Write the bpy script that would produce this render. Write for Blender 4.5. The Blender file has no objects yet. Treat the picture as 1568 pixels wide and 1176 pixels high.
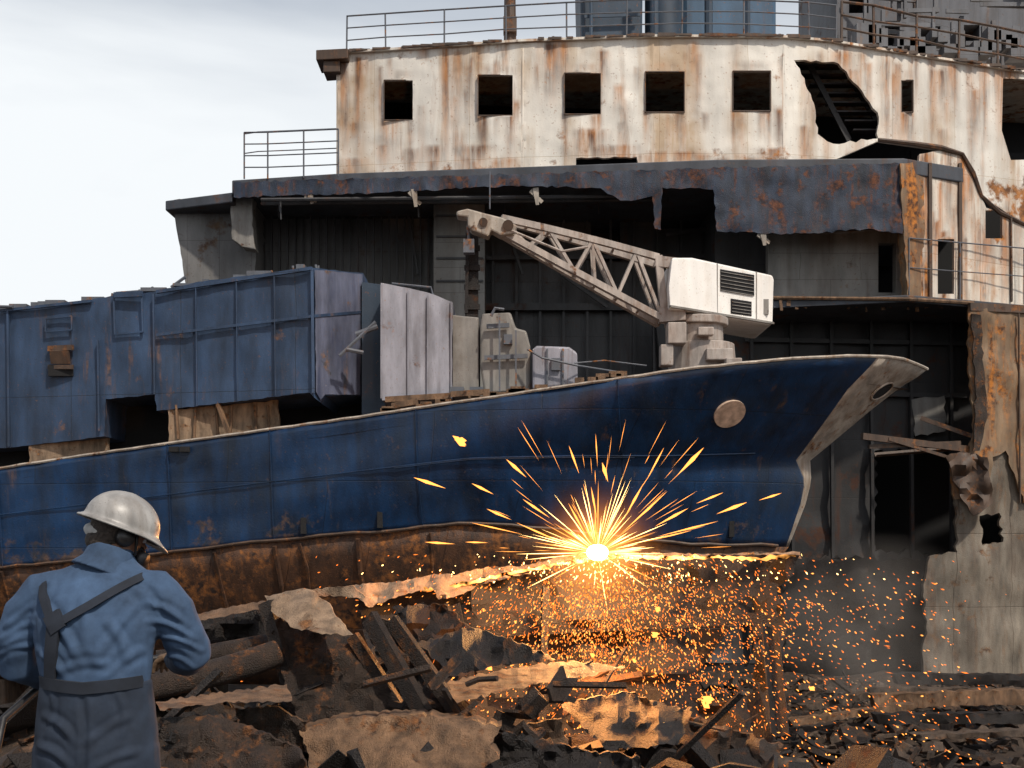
import bpy, bmesh, math, random
from mathutils import Vector, Matrix, noise
from mathutils.geometry import delaunay_2d_cdt
from mathutils.bvhtree import BVHTree
random.seed(7)
scene=bpy.context.scene
R=math.radians
FOC=1900.0; CU=784.0; HV=835.0; EYE=3.5
# survey bearing/elevation readings -> metres at distance d from the survey station
def at(u,v,d): return Vector(((u-CU)*d/FOC, d, EYE+(HV-v)*d/FOC))
def lerp(a,b,t): return a+(b-a)*t
def interp(tab,x):
    if x<=tab[0][0]: return tab[0][1]
    for (a,b),(c,d) in zip(tab,tab[1:]):
        if x<=c: return b+(d-b)*(x-a)/(c-a)
    return tab[-1][1]
def sstep(a,b,x):
    t=max(0,min(1,(x-a)/(b-a))); return t*t*(3-2*t)

# ------------------------------------------------ materials
def newmat(name):
    m=bpy.data.materials.new(name); m.use_nodes=True
    nt=m.node_tree; b=nt.nodes['Principled BSDF']; return m,nt,b
def steel(name,base,rust_d=(0.05,0.02,0.012),rust_l=(0.30,0.12,0.035),patch=0.35,streak=0.4,scale=1.0,rough=0.6,
          dirt=0.5,bump=0.25,panel=None,dist=0.03,stain=0.0,stainc=(0.30,0.18,0.09),zr=None,mort=(0.5,0.46,0.43),runs=None):
    m,nt,b=newmat(name); N=nt.nodes.new; L=nt.links.new
    geo=N('ShaderNodeNewGeometry')
    def nz(sc,vec3=None,detail=4,r=0.6,off=0):
        mp=N('ShaderNodeMapping'); L(geo.outputs['Position'],mp.inputs['Vector'])
        mp.inputs['Scale'].default_value=vec3 or (1,1,1); mp.inputs['Location'].default_value=(off,off*1.7,off*.6)
        n=N('ShaderNodeTexNoise'); n.inputs['Scale'].default_value=sc; n.inputs['Detail'].default_value=detail
        n.inputs['Roughness'].default_value=r; L(mp.outputs['Vector'],n.inputs['Vector']); return n.outputs['Fac']
    def ramp(fac,a,c,lo=0,hi=1):
        r=N('ShaderNodeMapRange'); r.inputs['From Min'].default_value=a; r.inputs['From Max'].default_value=c
        r.inputs['To Min'].default_value=lo; r.inputs['To Max'].default_value=hi; L(fac,r.inputs['Value']); return r.outputs['Result']
    def mth(op,x,y):
        n=N('ShaderNodeMath'); n.operation=op
        for i,q in enumerate((x,y)):
            if hasattr(q,'links'): L(q,n.inputs[i])
            else: n.inputs[i].default_value=q
        n.use_clamp=True; return n.outputs[0]
    def mix(f,a,c,mode='MIX'):
        n=N('ShaderNodeMix'); n.data_type='RGBA'; n.blend_type=mode
        if hasattr(f,'links'): L(f,n.inputs[0])
        else: n.inputs[0].default_value=f
        for i,q in ((6,a),(7,c)):
            if hasattr(q,'links'): L(q,n.inputs[i])
            else: n.inputs[i].default_value=(*q,1)
        return n.outputs[2]
    pn=nz(0.9*scale,detail=6,r=0.7)
    if zr:
        sz=N('ShaderNodeSeparateXYZ'); L(geo.outputs['Position'],sz.inputs[0])
        pn=mth('ADD',pn,ramp(sz.outputs[2],zr[0],zr[1],zr[2],0))
    pat=ramp(pn,0.66-0.28*patch,0.74-0.28*patch)
    st=ramp(nz(2.2*scale,(1,1,0.10),detail=5,r=0.65,off=5),0.70-0.26*streak,0.84-0.26*streak)
    big=ramp(nz(0.25*scale,off=9,detail=1),0.38,0.62)
    st=mth('MULTIPLY',st,mth('ADD',big,0.25))
    spk=ramp(nz(14*scale,detail=2,off=3),0.64,0.70,0,0.7)
    mask=mth('MAXIMUM',mth('MAXIMUM',pat,st),mth('MULTIPLY',spk,0.6+0.4*patch))
    rc=mix(ramp(nz(3.5*scale,detail=4,off=2),0.38,0.62),rust_d,rust_l)
    dv=ramp(nz(1.6*scale,(1,1,0.3),detail=5,off=7),0.3,0.7,1-dirt,1.0+0.15*dirt)
    hsv=N('ShaderNodeVectorMath'); hsv.operation='SCALE'; hsv.inputs[0].default_value=base; L(dv,hsv.inputs['Scale'])
    col=hsv.outputs[0]
    if stain:
        s1=ramp(nz(1.3*scale,(1,1,0.07),detail=5,r=.62,off=11),.47,.66)
        sm=mth('MULTIPLY',mth('MULTIPLY',s1,ramp(nz(.8*scale,off=17,detail=3),.38,.62,.15,1)),stain)
        col=mix(sm,col,stainc)
    if runs:
        at_=N('ShaderNodeAttribute'); at_.attribute_name='rust_runs'
        rf=mth('MULTIPLY',at_.outputs['Fac'],ramp(nz(6,(1,1,.07),detail=4,off=21),.34,.54,.35,1.15))
        col=mix(rf,col,mix(ramp(nz(4,(1,1,.3),off=23),.4,.6),runs[0],runs[1]))
    hfac=mth('MULTIPLY',nz(22*scale,detail=2,off=1),0.4)
    hfac=mth('SUBTRACT',mth('ADD',hfac,mth('MULTIPLY',nz(0.8*scale,detail=2,off=4),0.5)),mth('MULTIPLY',spk,0.15))
    if panel:
        sx=N('ShaderNodeSeparateXYZ'); L(geo.outputs['Position'],sx.inputs[0]); cb=N('ShaderNodeCombineXYZ')
        ad=N('ShaderNodeMath'); ad.operation='MULTIPLY_ADD'; L(sx.outputs[1],ad.inputs[0]); ad.inputs[1].default_value=0.6; L(sx.outputs[0],ad.inputs[2])
        L(ad.outputs[0],cb.inputs[0]); L(sx.outputs[2],cb.inputs[1])
        br=N('ShaderNodeTexBrick'); br.inputs['Scale'].default_value=1; br.offset=panel[2] if len(panel)>2 else 0.0
        br.inputs['Brick Width'].default_value=panel[0]; br.inputs['Row Height'].default_value=panel[1]
        br.inputs['Mortar Size'].default_value=0.012; br.inputs['Mortar Smooth'].default_value=0.8
        br.inputs['Color1'].default_value=(1.03,1.03,1.03,1); br.inputs['Color2'].default_value=(0.88,0.88,0.89,1); br.inputs['Mortar'].default_value=(*mort,1)
        L(cb.outputs[0],br.inputs['Vector'])
        col=mix(0.85,col,br.outputs['Color'],'MULTIPLY')
        hfac=mth('SUBTRACT',hfac,mth('MULTIPLY',br.outputs['Fac'],0.35))
    fin=mix(mask,col,rc)
    L(fin,b.inputs['Base Color'])
    L(mth('ADD',mth('MULTIPLY',mask,0.3),rough),b.inputs['Roughness'])
    bp=N('ShaderNodeBump'); bp.inputs['Strength'].default_value=bump; bp.inputs['Distance'].default_value=dist
    L(hfac,bp.inputs['Height']); L(bp.outputs['Normal'],b.inputs['Normal'])
    return m
def plain(name,c,rough=0.7,bump=0.2,sc=20,var=0.3,metal=0):
    m,nt,b=newmat(name); N=nt.nodes.new; L=nt.links.new
    tc=N('ShaderNodeNewGeometry'); n=N('ShaderNodeTexNoise'); n.inputs['Scale'].default_value=sc; n.inputs['Detail'].default_value=4
    L(tc.outputs['Position'],n.inputs['Vector'])
    r=N('ShaderNodeMapRange'); r.inputs['From Min'].default_value=.3; r.inputs['From Max'].default_value=.7
    r.inputs['To Min'].default_value=1-var; r.inputs['To Max'].default_value=1+var*.4; L(n.outputs['Fac'],r.inputs['Value'])
    s=N('ShaderNodeVectorMath'); s.operation='SCALE'; s.inputs[0].default_value=c; L(r.outputs[0],s.inputs['Scale']); L(s.outputs[0],b.inputs['Base Color'])
    b.inputs['Roughness'].default_value=rough; b.inputs['Metallic'].default_value=metal
    bp=N('ShaderNodeBump'); bp.inputs['Strength'].default_value=bump; bp.inputs['Distance'].default_value=.01; L(n.outputs['Fac'],bp.inputs['Height']); L(bp.outputs['Normal'],b.inputs['Normal'])
    return m
def emis(name,c,s,sample=False):
    m=bpy.data.materials.new(name); m.use_nodes=True; nt=m.node_tree; nt.nodes.clear()
    e=nt.nodes.new('ShaderNodeEmission'); e.inputs[0].default_value=(*c,1); e.inputs[1].default_value=s
    o=nt.nodes.new('ShaderNodeOutputMaterial'); nt.links.new(e.outputs[0],o.inputs[0])
    if not sample: m.cycles.emission_sampling='NONE'
    return m

M={}
M['white']=steel('weathered_white_paint',(0.80,0.765,0.69),patch=0.12,streak=0.50,rust_l=(0.40,0.17,0.055),rust_d=(0.11,0.048,0.022),dirt=0.26,panel=(2.3,3.4),scale=0.95,stain=.8,stainc=(.42,.28,.15),zr=(13.3,13.9,.13),mort=(.70,.62,.52),runs=((.12,.05,.022),(.42,.175,.05)))
M['white2']=steel('rusted_white_paint',(0.76,0.71,0.62),patch=0.16,streak=0.75,rust_l=(0.46,0.18,0.045),rust_d=(0.10,0.042,0.018),dirt=0.35,panel=(1.6,2.2),stain=1,stainc=(.38,.18,.065),scale=1.5,mort=(.6,.5,.4),runs=((.12,.05,.022),(.46,.18,.05)))
M['deck']=steel('deck_edge_steel',(0.065,0.073,0.09),patch=0.30,streak=0.5,dirt=0.6,rust_l=(.16,.075,.035))
M['fascia']=steel('rusty_blue_fascia',(0.022,0.038,0.072),patch=0.45,streak=0.75,rust_l=(0.15,0.058,0.03),rust_d=(.028,.018,.02),dirt=0.7,bump=.7,scale=2.4,dist=.06,stain=.6,stainc=(.012,.016,.024))
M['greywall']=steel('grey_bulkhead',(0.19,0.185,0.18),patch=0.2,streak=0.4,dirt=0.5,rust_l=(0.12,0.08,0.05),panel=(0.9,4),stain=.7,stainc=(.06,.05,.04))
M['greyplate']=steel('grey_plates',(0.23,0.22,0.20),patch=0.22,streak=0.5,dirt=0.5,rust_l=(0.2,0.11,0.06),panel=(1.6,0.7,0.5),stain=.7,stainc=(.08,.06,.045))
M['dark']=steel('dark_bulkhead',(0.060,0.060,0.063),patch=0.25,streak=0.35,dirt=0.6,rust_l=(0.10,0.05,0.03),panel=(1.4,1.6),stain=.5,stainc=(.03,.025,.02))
M['dark2']=steel('near_black_bulkhead',(0.022,0.021,0.022),patch=0.3,streak=0.4,dirt=0.6,rust_l=(0.07,0.030,0.015),panel=(1.4,1.6))  # near-black bulkhead colour with rust mottling
M['black']=plain('opening_shade_black',(0.009,0.009,0.010),0.9)  # near-black colour puts the shade into openings, grilles and interiors
M['rustcol']=steel('rusted_column',(0.25,0.165,0.095),patch=0.46,streak=0.8,rust_l=(0.46,0.165,0.028),rust_d=(0.065,0.028,0.014),dirt=0.6,scale=2,stain=1,stainc=(.12,.05,.02),bump=.5)
M['shell']=steel('bleached_hull_shell',(0.235,0.20,0.155),patch=0.27,streak=0.7,rust_l=(0.20,0.105,0.05),rust_d=(0.055,0.034,0.023),dirt=0.7,panel=(1.7,1.9),stain=.9,stainc=(.085,.055,.035),scale=1.6,bump=.7,mort=(.5,.44,.4))
M['blue']=steel('blue_hull_paint',(0.0058,0.036,0.106),patch=0.04,streak=0.34,rough=0.42,rust_l=(0.11,0.062,0.04),rust_d=(0.016,0.02,0.03),dirt=0.75,bump=0.25,panel=(3.2,1.15,0.5),scale=1.6,stain=.8,stainc=(.012,.022,.04),zr=(3.05,4.1,.21))
M['house']=steel('faded_blue_paint',(0.032,0.066,0.135),patch=0.15,streak=0.5,rust_l=(0.18,0.095,0.055),rust_d=(0.022,0.026,0.036),dirt=0.6,panel=(1.9,2.1),scale=1.7,stain=.8,stainc=(.013,.022,.04))
M['house_lit']=steel('lit_blue_front_paint',(0.14,0.155,0.225),patch=0.18,streak=0.5,rust_l=(0.20,0.115,0.08),rust_d=(0.04,0.045,0.055),dirt=0.6,scale=2.2,stain=.9,stainc=(.04,.05,.095))  # lighter copy of the deckhouse blue, light from the right put into the colour
M['lav']=steel('pale_grey_blue_paint',(0.30,0.30,0.345),patch=0.16,streak=0.42,rust_l=(0.28,0.14,0.08),rust_d=(0.08,0.06,0.06),dirt=0.5,scale=2.4,stain=.8,stainc=(.12,.11,.12))
M['grey']=steel('weathered_grey_paint',(0.25,0.235,0.215),patch=0.22,streak=0.4,rust_l=(0.22,0.12,0.065),dirt=0.5,scale=2.5,stain=.7,stainc=(.10,.08,.06))
M['pale']=steel('pale_worn_stem',(0.44,0.39,0.33),patch=0.28,streak=0.55,rust_l=(0.30,0.14,0.055),dirt=0.55,scale=3,stain=.8,stainc=(.18,.11,.06))
M['hullrust']=steel('rusted_underwater_hull',(0.080,0.036,0.017),patch=0.5,streak=0.9,rust_l=(0.24,0.09,0.022),rust_d=(0.020,0.010,0.007),dirt=0.75,bump=.8,panel=(1.3,2,.5),scale=2.2,stain=.8,stainc=(.016,.010,.008))
M['cranewhite']=steel('crane_white_paint',(0.85,0.83,0.79),patch=0.0,streak=0.16,rust_l=(0.42,0.27,0.15),rust_d=(.25,.16,.10),dirt=0.15,scale=2,stain=.4,stainc=(.5,.40,.30))
M['boom']=steel('boom_paint',(0.42,0.365,0.325),patch=0.2,streak=0.45,rust_l=(0.26,0.13,0.065),dirt=0.5,scale=4,stain=.8,stainc=(.18,.11,.075))
M['brown']=steel('brown_steel',(0.085,0.052,0.034),patch=0.4,streak=0.5,rust_l=(0.23,0.095,0.032),dirt=0.6,scale=2.5)
M['rail']=steel('rail_paint',(0.10,0.11,0.13),patch=0.35,streak=0.3,dirt=0.3,scale=3)
M['tan']=steel('dusty_tan_plate',(0.25,0.142,0.075),patch=0.42,streak=0.35,rust_l=(0.24,0.095,0.03),rust_d=(0.035,0.018,0.010),dirt=0.8,bump=1,scale=5,dist=.05)
M['lip']=steel('bright_torn_lip',(0.40,0.27,0.17),patch=0.3,streak=0.3,rust_l=(0.30,0.13,0.045),rust_d=(0.07,0.035,0.02),dirt=0.7,bump=1,scale=5,dist=.05)
M['scrap']=steel('dark_scrap_steel',(0.042,0.024,0.014),patch=0.5,streak=0.5,rust_l=(0.21,0.078,0.021),rust_d=(0.012,0.007,0.005),dirt=0.8,bump=1,scale=5,dist=.05)
M['scrap2']=steel('charred_scrap_steel',(0.014,0.009,0.007),patch=0.25,streak=0.4,rust_l=(0.080,0.030,0.009),rust_d=(0.006,0.004,0.003),dirt=0.7,bump=1,scale=4,dist=.05)
M['hazy']=steel('haze_grey_superstructure',(0.13,0.135,0.15),patch=0.25,streak=0.4,rust_l=(0.2,0.13,0.085),dirt=0.5,panel=(1.2,1.1),stain=.6,stainc=(.06,.05,.045))
M['funnel']=steel('funnel_blue',(0.03,0.055,0.09),patch=0.2,streak=0.3,dirt=0.5)
M['funnel2']=steel('funnel_light_blue',(0.05,0.11,0.19),patch=0.1,streak=0.25,dirt=0.5)
M['wood']=steel('weathered_timber',(0.125,0.085,0.058),patch=0.38,streak=0.2,rust_l=(0.17,0.09,0.048),rust_d=(0.028,0.018,0.012),dirt=0.8,bump=1,scale=5,dist=.05)
M['disc']=plain('disc_beige',(0.62,0.46,0.35),0.7,.4,9,.4)

# ------------------------------------------------ object helpers
def empty(name,loc=(0,0,0)):
    e=bpy.data.objects.new(name,None); e.location=loc; scene.collection.objects.link(e); e.empty_display_size=.3; return e
def link(name,me,mat,parent=None,smooth=False,ang=None):
    o=bpy.data.objects.new(name,me); scene.collection.objects.link(o)
    if mat: me.materials.append(mat)
    if parent: o.parent=parent
    if smooth or ang:
        for p in me.polygons: p.use_smooth=True
        if ang: me.set_sharp_from_angle(angle=R(ang))
    return o
def add_runs(o,runs):
    # rust bleeding down from openings and edges, stored per vertex
    me=o.data; a=me.attributes.new('rust_runs','FLOAT','POINT')
    for i,v in enumerate(me.vertices):
        x,y,z=v.co; u=CU+FOC*x/y; vv=HV-(z-EYE)*FOC/y; s=0
        for (ru,rv,ln,wd,st) in runs:
            if abs(u-ru)<wd*2.2 and rv-6<vv<rv+ln:
                t=(vv-rv)/ln; s=max(s,st*math.exp(-((u-ru)/wd)**2)*(1-max(0,t))**.7*sstep(-6,2,vv-rv))
        a.data[i].value=min(1,s)
def inside(p,poly):
    x,y=p; c=False; n=len(poly)
    for i in range(n):
        x1,y1=poly[i]; x2,y2=poly[i-1]
        if (y1>y)!=(y2>y) and x<(x2-x1)*(y-y1)/(y2-y1)+x1: c=not c
    return c
def jagged(poly,j,step=9):
    out=[]
    for i in range(len(poly)):
        a=Vector(poly[i]); b=Vector(poly[(i+1)%len(poly)]); L=(b-a).length; n=max(1,int(L/step))
        nrm=Vector((-(b-a).y,(b-a).x)).normalized() if L>0 else Vector((0,0))
        for k in range(n):
            p=a.lerp(b,k/n)
            if k>0: p=p+nrm*random.uniform(-j,j)
            out.append((p.x,p.y))
    return out
def plate(name,poly,D,mat,parent=None,holes=(),thick=0.06,jag=0,hjag=0,folds=(),grid=0,wob=0,bevel=0,ext=None,step=9,wf=45,ang=40):
    if not callable(D):
        d0=D; D=lambda u,v:d0
    if jag: poly=jagged(poly,jag,step)
    holes=[jagged(h,hjag,step) if hjag else h for h in holes]
    vs=[];es=[]
    for lp in [poly]+list(holes):
        s=len(vs); vs+=[Vector(p) for p in lp]; es+=[(s+i,s+(i+1)%len(lp)) for i in range(len(lp))]
    v0=min(p[1] for p in poly)-1; v1=max(p[1] for p in poly)+1
    for f in folds: s=len(vs); vs+=[Vector((f,v0)),Vector((f,v1))]; es.append((s,s+1))
    if grid:
        u0=min(p[0] for p in poly);u1=max(p[0] for p in poly)
        u=u0+grid*.5
        while u<u1:
            v=v0+grid*.5
            while v<v1:
                q=(u+random.uniform(-.1,.1)*grid,v+random.uniform(-.1,.1)*grid)
                if inside(q,poly): vs.append(Vector(q))
                v+=grid
            u+=grid
    r=delaunay_2d_cdt(vs,es,[],0,1e-4); V2=r[0]; F=[]
    for f in r[2]:
        c=sum((V2[i] for i in f),Vector((0,0)))/len(f)
        if inside(c,poly) and not any(inside(c,h) for h in holes): F.append(list(f))
    used=sorted({i for f in F for i in f}); mp={i:k for k,i in enumerate(used)}
    bm=bmesh.new(); e=Vector(ext) if ext else Vector((0,thick,0)); fr=[];bk=[]
    for i in used:
        u,v=V2[i]; d=D(u,v)
        if wob: d+=wob*noise.noise(Vector((u/wf,v/wf,len(name))))+wob*.4*noise.noise(Vector((u/wf*2.7,v/wf*2.7,len(name)+5)))
        p=at(u,v,d); fr.append(bm.verts.new(p)); bk.append(bm.verts.new(p+e))
    cnt={}
    for f in F:
        g=[mp[i] for i in f]; bm.faces.new([fr[i] for i in g]); bm.faces.new([bk[i] for i in reversed(g)])
        for a,b in zip(g,g[1:]+g[:1]): cnt[(a,b)]=1
    for (a,b) in cnt:
        if (b,a) not in cnt: bm.faces.new([fr[b],fr[a],bk[a],bk[b]])
    bmesh.ops.recalc_face_normals(bm,faces=bm.faces)
    me=bpy.data.meshes.new(name); bm.to_mesh(me); bm.free()
    o=link(name,me,mat,parent,ang=ang if not bevel else None)
    if bevel:
        m=o.modifiers.new('bev','BEVEL'); m.width=bevel; m.segments=2; m.limit_method='ANGLE'; m.angle_limit=R(50)
    return o
def rect(u0,v0,u1,v1): return [(u0,v0),(u1,v0),(u1,v1),(u0,v1)]
class Bld:
    def __init__(s): s.v=[];s.f=[]
    def beam(s,p,q,w,h=None,up=(0,0,1),w2=None):
        h=h or w; p=Vector(p);q=Vector(q);d=(q-p).normalized(); up=Vector(up)
        if abs(d.dot(up))>.95: up=Vector((0,1,0))
        x=d.cross(up).normalized(); y=x.cross(d).normalized(); n=len(s.v); k=(w2/w if w2 else 1)
        for c,m in((p,1),(q,k)):
            for a,b in((-1,-1),(1,-1),(1,1),(-1,1)): s.v.append(c+x*a*w*m/2+y*b*h*m/2)
        s.f+=[(n,n+1,n+2,n+3),(n+7,n+6,n+5,n+4)]+[(n+i,n+4+i,n+4+(i+1)%4,n+(i+1)%4) for i in range(4)]
        return s
    def angle(s,p,q,w,t=.012):
        p=Vector(p);q=Vector(q);d=(q-p).normalized(); x=d.cross(Vector((.2,.5,1))).normalized(); y=x.cross(d)
        s.beam(p+x*w/2,q+x*w/2,w,t,up=y); s.beam(p+y*w/2+x*t,q+y*w/2+x*t,w,t,up=x)
    def box(s,c,sz,rot=None):
        n=len(s.v); c=Vector(c)
        for z in(-1,1):
            for a,b in((-1,-1),(1,-1),(1,1),(-1,1)):
                p=Vector((a*sz[0]/2,b*sz[1]/2,z*sz[2]/2)); 
                if rot: p=rot@p
                s.v.append(c+p)
        s.f+=[(n+3,n+2,n+1,n),(n+4,n+5,n+6,n+7)]+[(n+i,n+(i+1)%4,n+4+(i+1)%4,n+4+i) for i in range(4)]
        return s
    def path(s,pts,rad,n=10,caps=True):
        pts=[Vector(p) for p in pts]; 
        if not isinstance(rad,(list,tuple)): rad=[rad]*len(pts)
        b=len(s.v); prev=None
        for i,p in enumerate(pts):
            d=(pts[min(i+1,len(pts)-1)]-pts[max(i-1,0)]).normalized()
            if prev is None:
                up=Vector((0,0,1)) if abs(d.z)<.9 else Vector((0,1,0)); x=d.cross(up).normalized()
            else: x=(prev-d*prev.dot(d)).normalized()
            prev=x; y=x.cross(d)
            for k in range(n):
                a=2*math.pi*k/n; r=rad[i]
                rx,ry=(r if isinstance(r,tuple) else (r,r))
                s.v.append(p+x*math.cos(a)*rx+y*math.sin(a)*ry)
        for i in range(len(pts)-1):
            for k in range(n):
                s.f.append((b+i*n+k,b+i*n+(k+1)%n,b+(i+1)*n+(k+1)%n,b+(i+1)*n+k))
        if caps: s.f+=[tuple(b+k for k in reversed(range(n))),tuple(b+(len(pts)-1)*n+k for k in range(n))]
        return s
    def rings(s,rs,n=20):
        b=len(s.v)
        for (c,rx,ry) in rs:
            for k in range(n):
                a=2*math.pi*k/n; s.v.append(Vector((c[0]+rx*math.cos(a),c[1]+ry*math.sin(a),c[2])))
        for i in range(len(rs)-1):
            for k in range(n): s.f.append((b+i*n+k,b+i*n+(k+1)%n,b+(i+1)*n+(k+1)%n,b+(i+1)*n+k))
        s.f+=[tuple(b+k for k in reversed(range(n))),tuple(b+(len(rs)-1)*n+k for k in range(n))]
        return s
    def ell(s,c,r,rot=None,n=16,m=10):
        b=len(s.v); c=Vector(c)
        for i in range(m+1):
            ph=-math.pi/2+math.pi*i/m
            for k in range(n):
                a=2*math.pi*k/n; p=Vector((r[0]*math.cos(ph)*math.cos(a),r[1]*math.cos(ph)*math.sin(a),r[2]*math.sin(ph)))
                if rot: p=rot@p
                s.v.append(c+p)
        for i in range(m):
            for k in range(n): s.f.append((b+i*n+k,b+i*n+(k+1)%n,b+(i+1)*n+(k+1)%n,b+(i+1)*n+k))
        return s
    def slab(s,plan,z0,z1):
        b=len(s.v); n=len(plan)
        for z in(z0,z1):
            for p in plan: s.v.append(Vector((p[0],p[1],z)))
        s.f+=[tuple(b+k for k in reversed(range(n))),tuple(b+n+k for k in range(n))]+[(b+k,b+(k+1)%n,b+n+(k+1)%n,b+n+k) for k in range(n)]
        return s
    def obj(s,name,mat,parent=None,smooth=False,bevel=0,ang=None):
        me=bpy.data.meshes.new(name); me.from_pydata([tuple(v) for v in s.v],[],s.f); me.update()
        bm=bmesh.new(); bm.from_mesh(me); bmesh.ops.recalc_face_normals(bm,faces=bm.faces); bm.to_mesh(me); bm.free()
        o=link(name,me,mat,parent,smooth,ang)
        if bevel:
            m=o.modifiers.new('bev','BEVEL'); m.width=bevel; m.segments=2; m.limit_method='ANGLE'
        return o
def railing(b,pts,h,nr=3,sp=1.5,r=0.022,rnd=0.0):
    pts=[Vector(p) for p in pts]
    for k in range(nr):
        z=h*(k+1)/nr
        b.path([p+Vector((0,random.uniform(-rnd,rnd),z+random.uniform(-rnd,rnd))) for p in pts],r if k<nr-1 else r*1.25,6)
    for a,c in zip(pts,pts[1:]):
        n=max(1,round((c-a).length/sp))
        for i in range(n):
            p=a.lerp(c,i/n); b.path([p,p+Vector((random.uniform(-rnd,rnd),0,h))],r*1.3,6)
    b.path([pts[-1],pts[-1]+Vector((0,0,h))],r*1.3,6)

# ================================================= DERELICT SHIP
ship=empty('derelict_ship',(0,0,0))
WT=[(487,33.2),(515,33.1),(800,32.3),(1000,32.0),(1200,32.05),(1270,32.3),(1568,34.4),(1800,36.6)]
Dw=lambda u,v=0: interp(WT,u)
folds=[800,1000,1200,1270,1568]
def vz(z,d): return HV-(z-EYE)*FOC/d
ZT=16.58; ZB=13.32
top=[(u,vz(ZT,Dw(u))) for u in (515,650,800,900,1000,1100,1200,1270,1340,1450,1568,1800)]
bot=[(1800,345),(1568,345),(1503,300),(1472,234),(1345,216),(1275,246),(1200,250),(1100,252),(1000,256),(800,266),(515,270)]
wins=[rect(588,123,632,184),rect(732,115,785,177),rect(864,112,920,175),rect(988,110,1048,172),rect(1122,109,1180,170),rect(1380,123,1398,172),[(1536,120),(1800,130),(1800,240),(1548,245),(1534,200)]]
hole=[(1216,92),(1284,97),(1300,118),(1325,148),(1344,172),(1345,212),(1276,220),(1252,205),(1247,160),(1232,120)]
gap=[(882,242),(975,240),(978,254),(882,257)]
wall=plate('wheelhouse_front_wall',top+bot,Dw,M['white'],ship,holes=wins+[jagged(hole,2.5,8),jagged(gap,2,8)],thick=0.12,folds=folds,grid=5,wob=0.035)
rr_=random.Random(3); runs=[(683,72,200,8,1),(549,88,175,7,1),(843,66,100,17,1),(862,66,80,9,.9),(740,178,85,7,1),(905,200,60,24,1),(1240,95,150,10,.8),(1290,80,50,16,1),(527,86,185,10,.9),(925,225,35,38,.9),(1060,66,60,8,.8),(690,150,110,14,.6)]
for w in wins[:6]:
    (u0,v0),_,(u1,v1),_2=w
    runs+=[(u0+2,v1,rr_.uniform(45,90),4,1),(u1-3,v1,rr_.uniform(40,90),4,.95),(rr_.uniform(u0,u1),v1,rr_.uniform(25,70),rr_.uniform(4,9),.8),((u0+u1)/2,v0-12,14,(u1-u0)*.45,.4)]
for i in range(70): runs.append((rr_.uniform(515,1568),rr_.uniform(60,112) if i%2 else rr_.uniform(120,200),rr_.uniform(20,130),rr_.uniform(3,9),rr_.uniform(.4,1)))
for i in range(34): runs.append((rr_.uniform(515,1340),rr_.uniform(220,250),rr_.uniform(25,50),rr_.uniform(5,20),rr_.uniform(.5,1)))
for i in range(18): runs.append((rr_.uniform(1290,1568),rr_.uniform(80,120),rr_.uniform(80,190),rr_.uniform(4,10),rr_.uniform(.7,1)))
add_runs(wall,runs)
P=lambda u,dd=0:(at(u,0,Dw(u)).x,Dw(u)+dd)
b=Bld()
b.slab([P(505,-.12)]+[P(u,-.10) for u in(650,800,900,1000,1100,1200,1270,1400,1568,1800)]+[(20,46),(-4.8,46)],ZT+.0,ZT+.06)
b.obj('wheelhouse_roof',M['white2'],ship)
b=Bld()
for i in range(110):
    u=random.uniform(515,1560); b.box((P(u)[0],P(u,-.1)[1],ZT+.05),(random.uniform(.05,.5),.06,random.uniform(.03,.09)))
b.obj('roof_edge_scale',M['brown'],ship)
b=Bld()
for w in wins[:6]:
    u0,v0=w[0];u1,v1=w[2]; d=Dw((u0+u1)/2)-.0
    c=[at(u0,v0,d),at(u1,v0,d),at(u1,v1,d),at(u0,v1,d)]
    for i in range(4): b.beam(c[i],c[(i+1)%4],0.025,0.05,up=(0,1,0))
b.obj('window_frames',M['brown'],ship)
b=Bld(); b.slab([(-4.6,36.5),(17,38.5),(17,38.7),(-4.6,36.7)],ZB-.4,ZT-.02)
b.slab([P(520,.13),(-4.5,36.5),(-4.4,36.5),P(526,.13)],ZB,ZT-.02)
b.slab([P(530,.14),P(800,.14),P(1000,.14),P(1200,.14),P(1270,.14),P(1480,.14),(14,38),(-4.3,36.4)],ZB+.03,ZB+.06)
b.obj('wheelhouse_inner_bulkhead',M['black'],ship)
b=Bld()
for k in range(8):
    a=at(1222+k*13,103+k*14,33.3); b.box(a+Vector((.5,0,0)),(1.3,.30,.04))
b.beam(at(1240,100,33.0),at(1300,215,33.3),.05,.16); b.beam(at(1290,100,33.6),at(1346,190,33.8),.05,.16)
b.obj('breach_stair',M['dark2'],ship)
b=Bld(); b.slab([P(487,-.35),P(535,-.3),P(535,.6),P(487,.6)],16.35,16.62); b.slab([P(497,-.25),P(522,-.2),P(522,.4),P(497,.4)],16.05,16.36)
b.obj('bridge_wing_bracket',M['brown'],ship,bevel=.02)
def DD(u,v=0): return interp([(250,34.3),(355,33.4),(515,32.8),(1100,31.6),(1385,31.5),(1475,32.3),(1568,33.0),(1800,35)],u)
Q=lambda u,dd=0:(at(u,0,DD(u)).x,DD(u)+dd)
b=Bld(); b.slab([Q(355),Q(515),Q(700),Q(900),Q(1100),Q(1385),Q(1475),(14,44),(-7.5,44)],12.95,13.33); b.obj('boat_deck',M['deck'],ship,bevel=.03)
b=Bld(); b.slab([Q(253),Q(355,.05),(-7,44),(-9.3,44)],12.75,13.02); b.obj('wing_deck',M['deck'],ship,bevel=.03)
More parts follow.
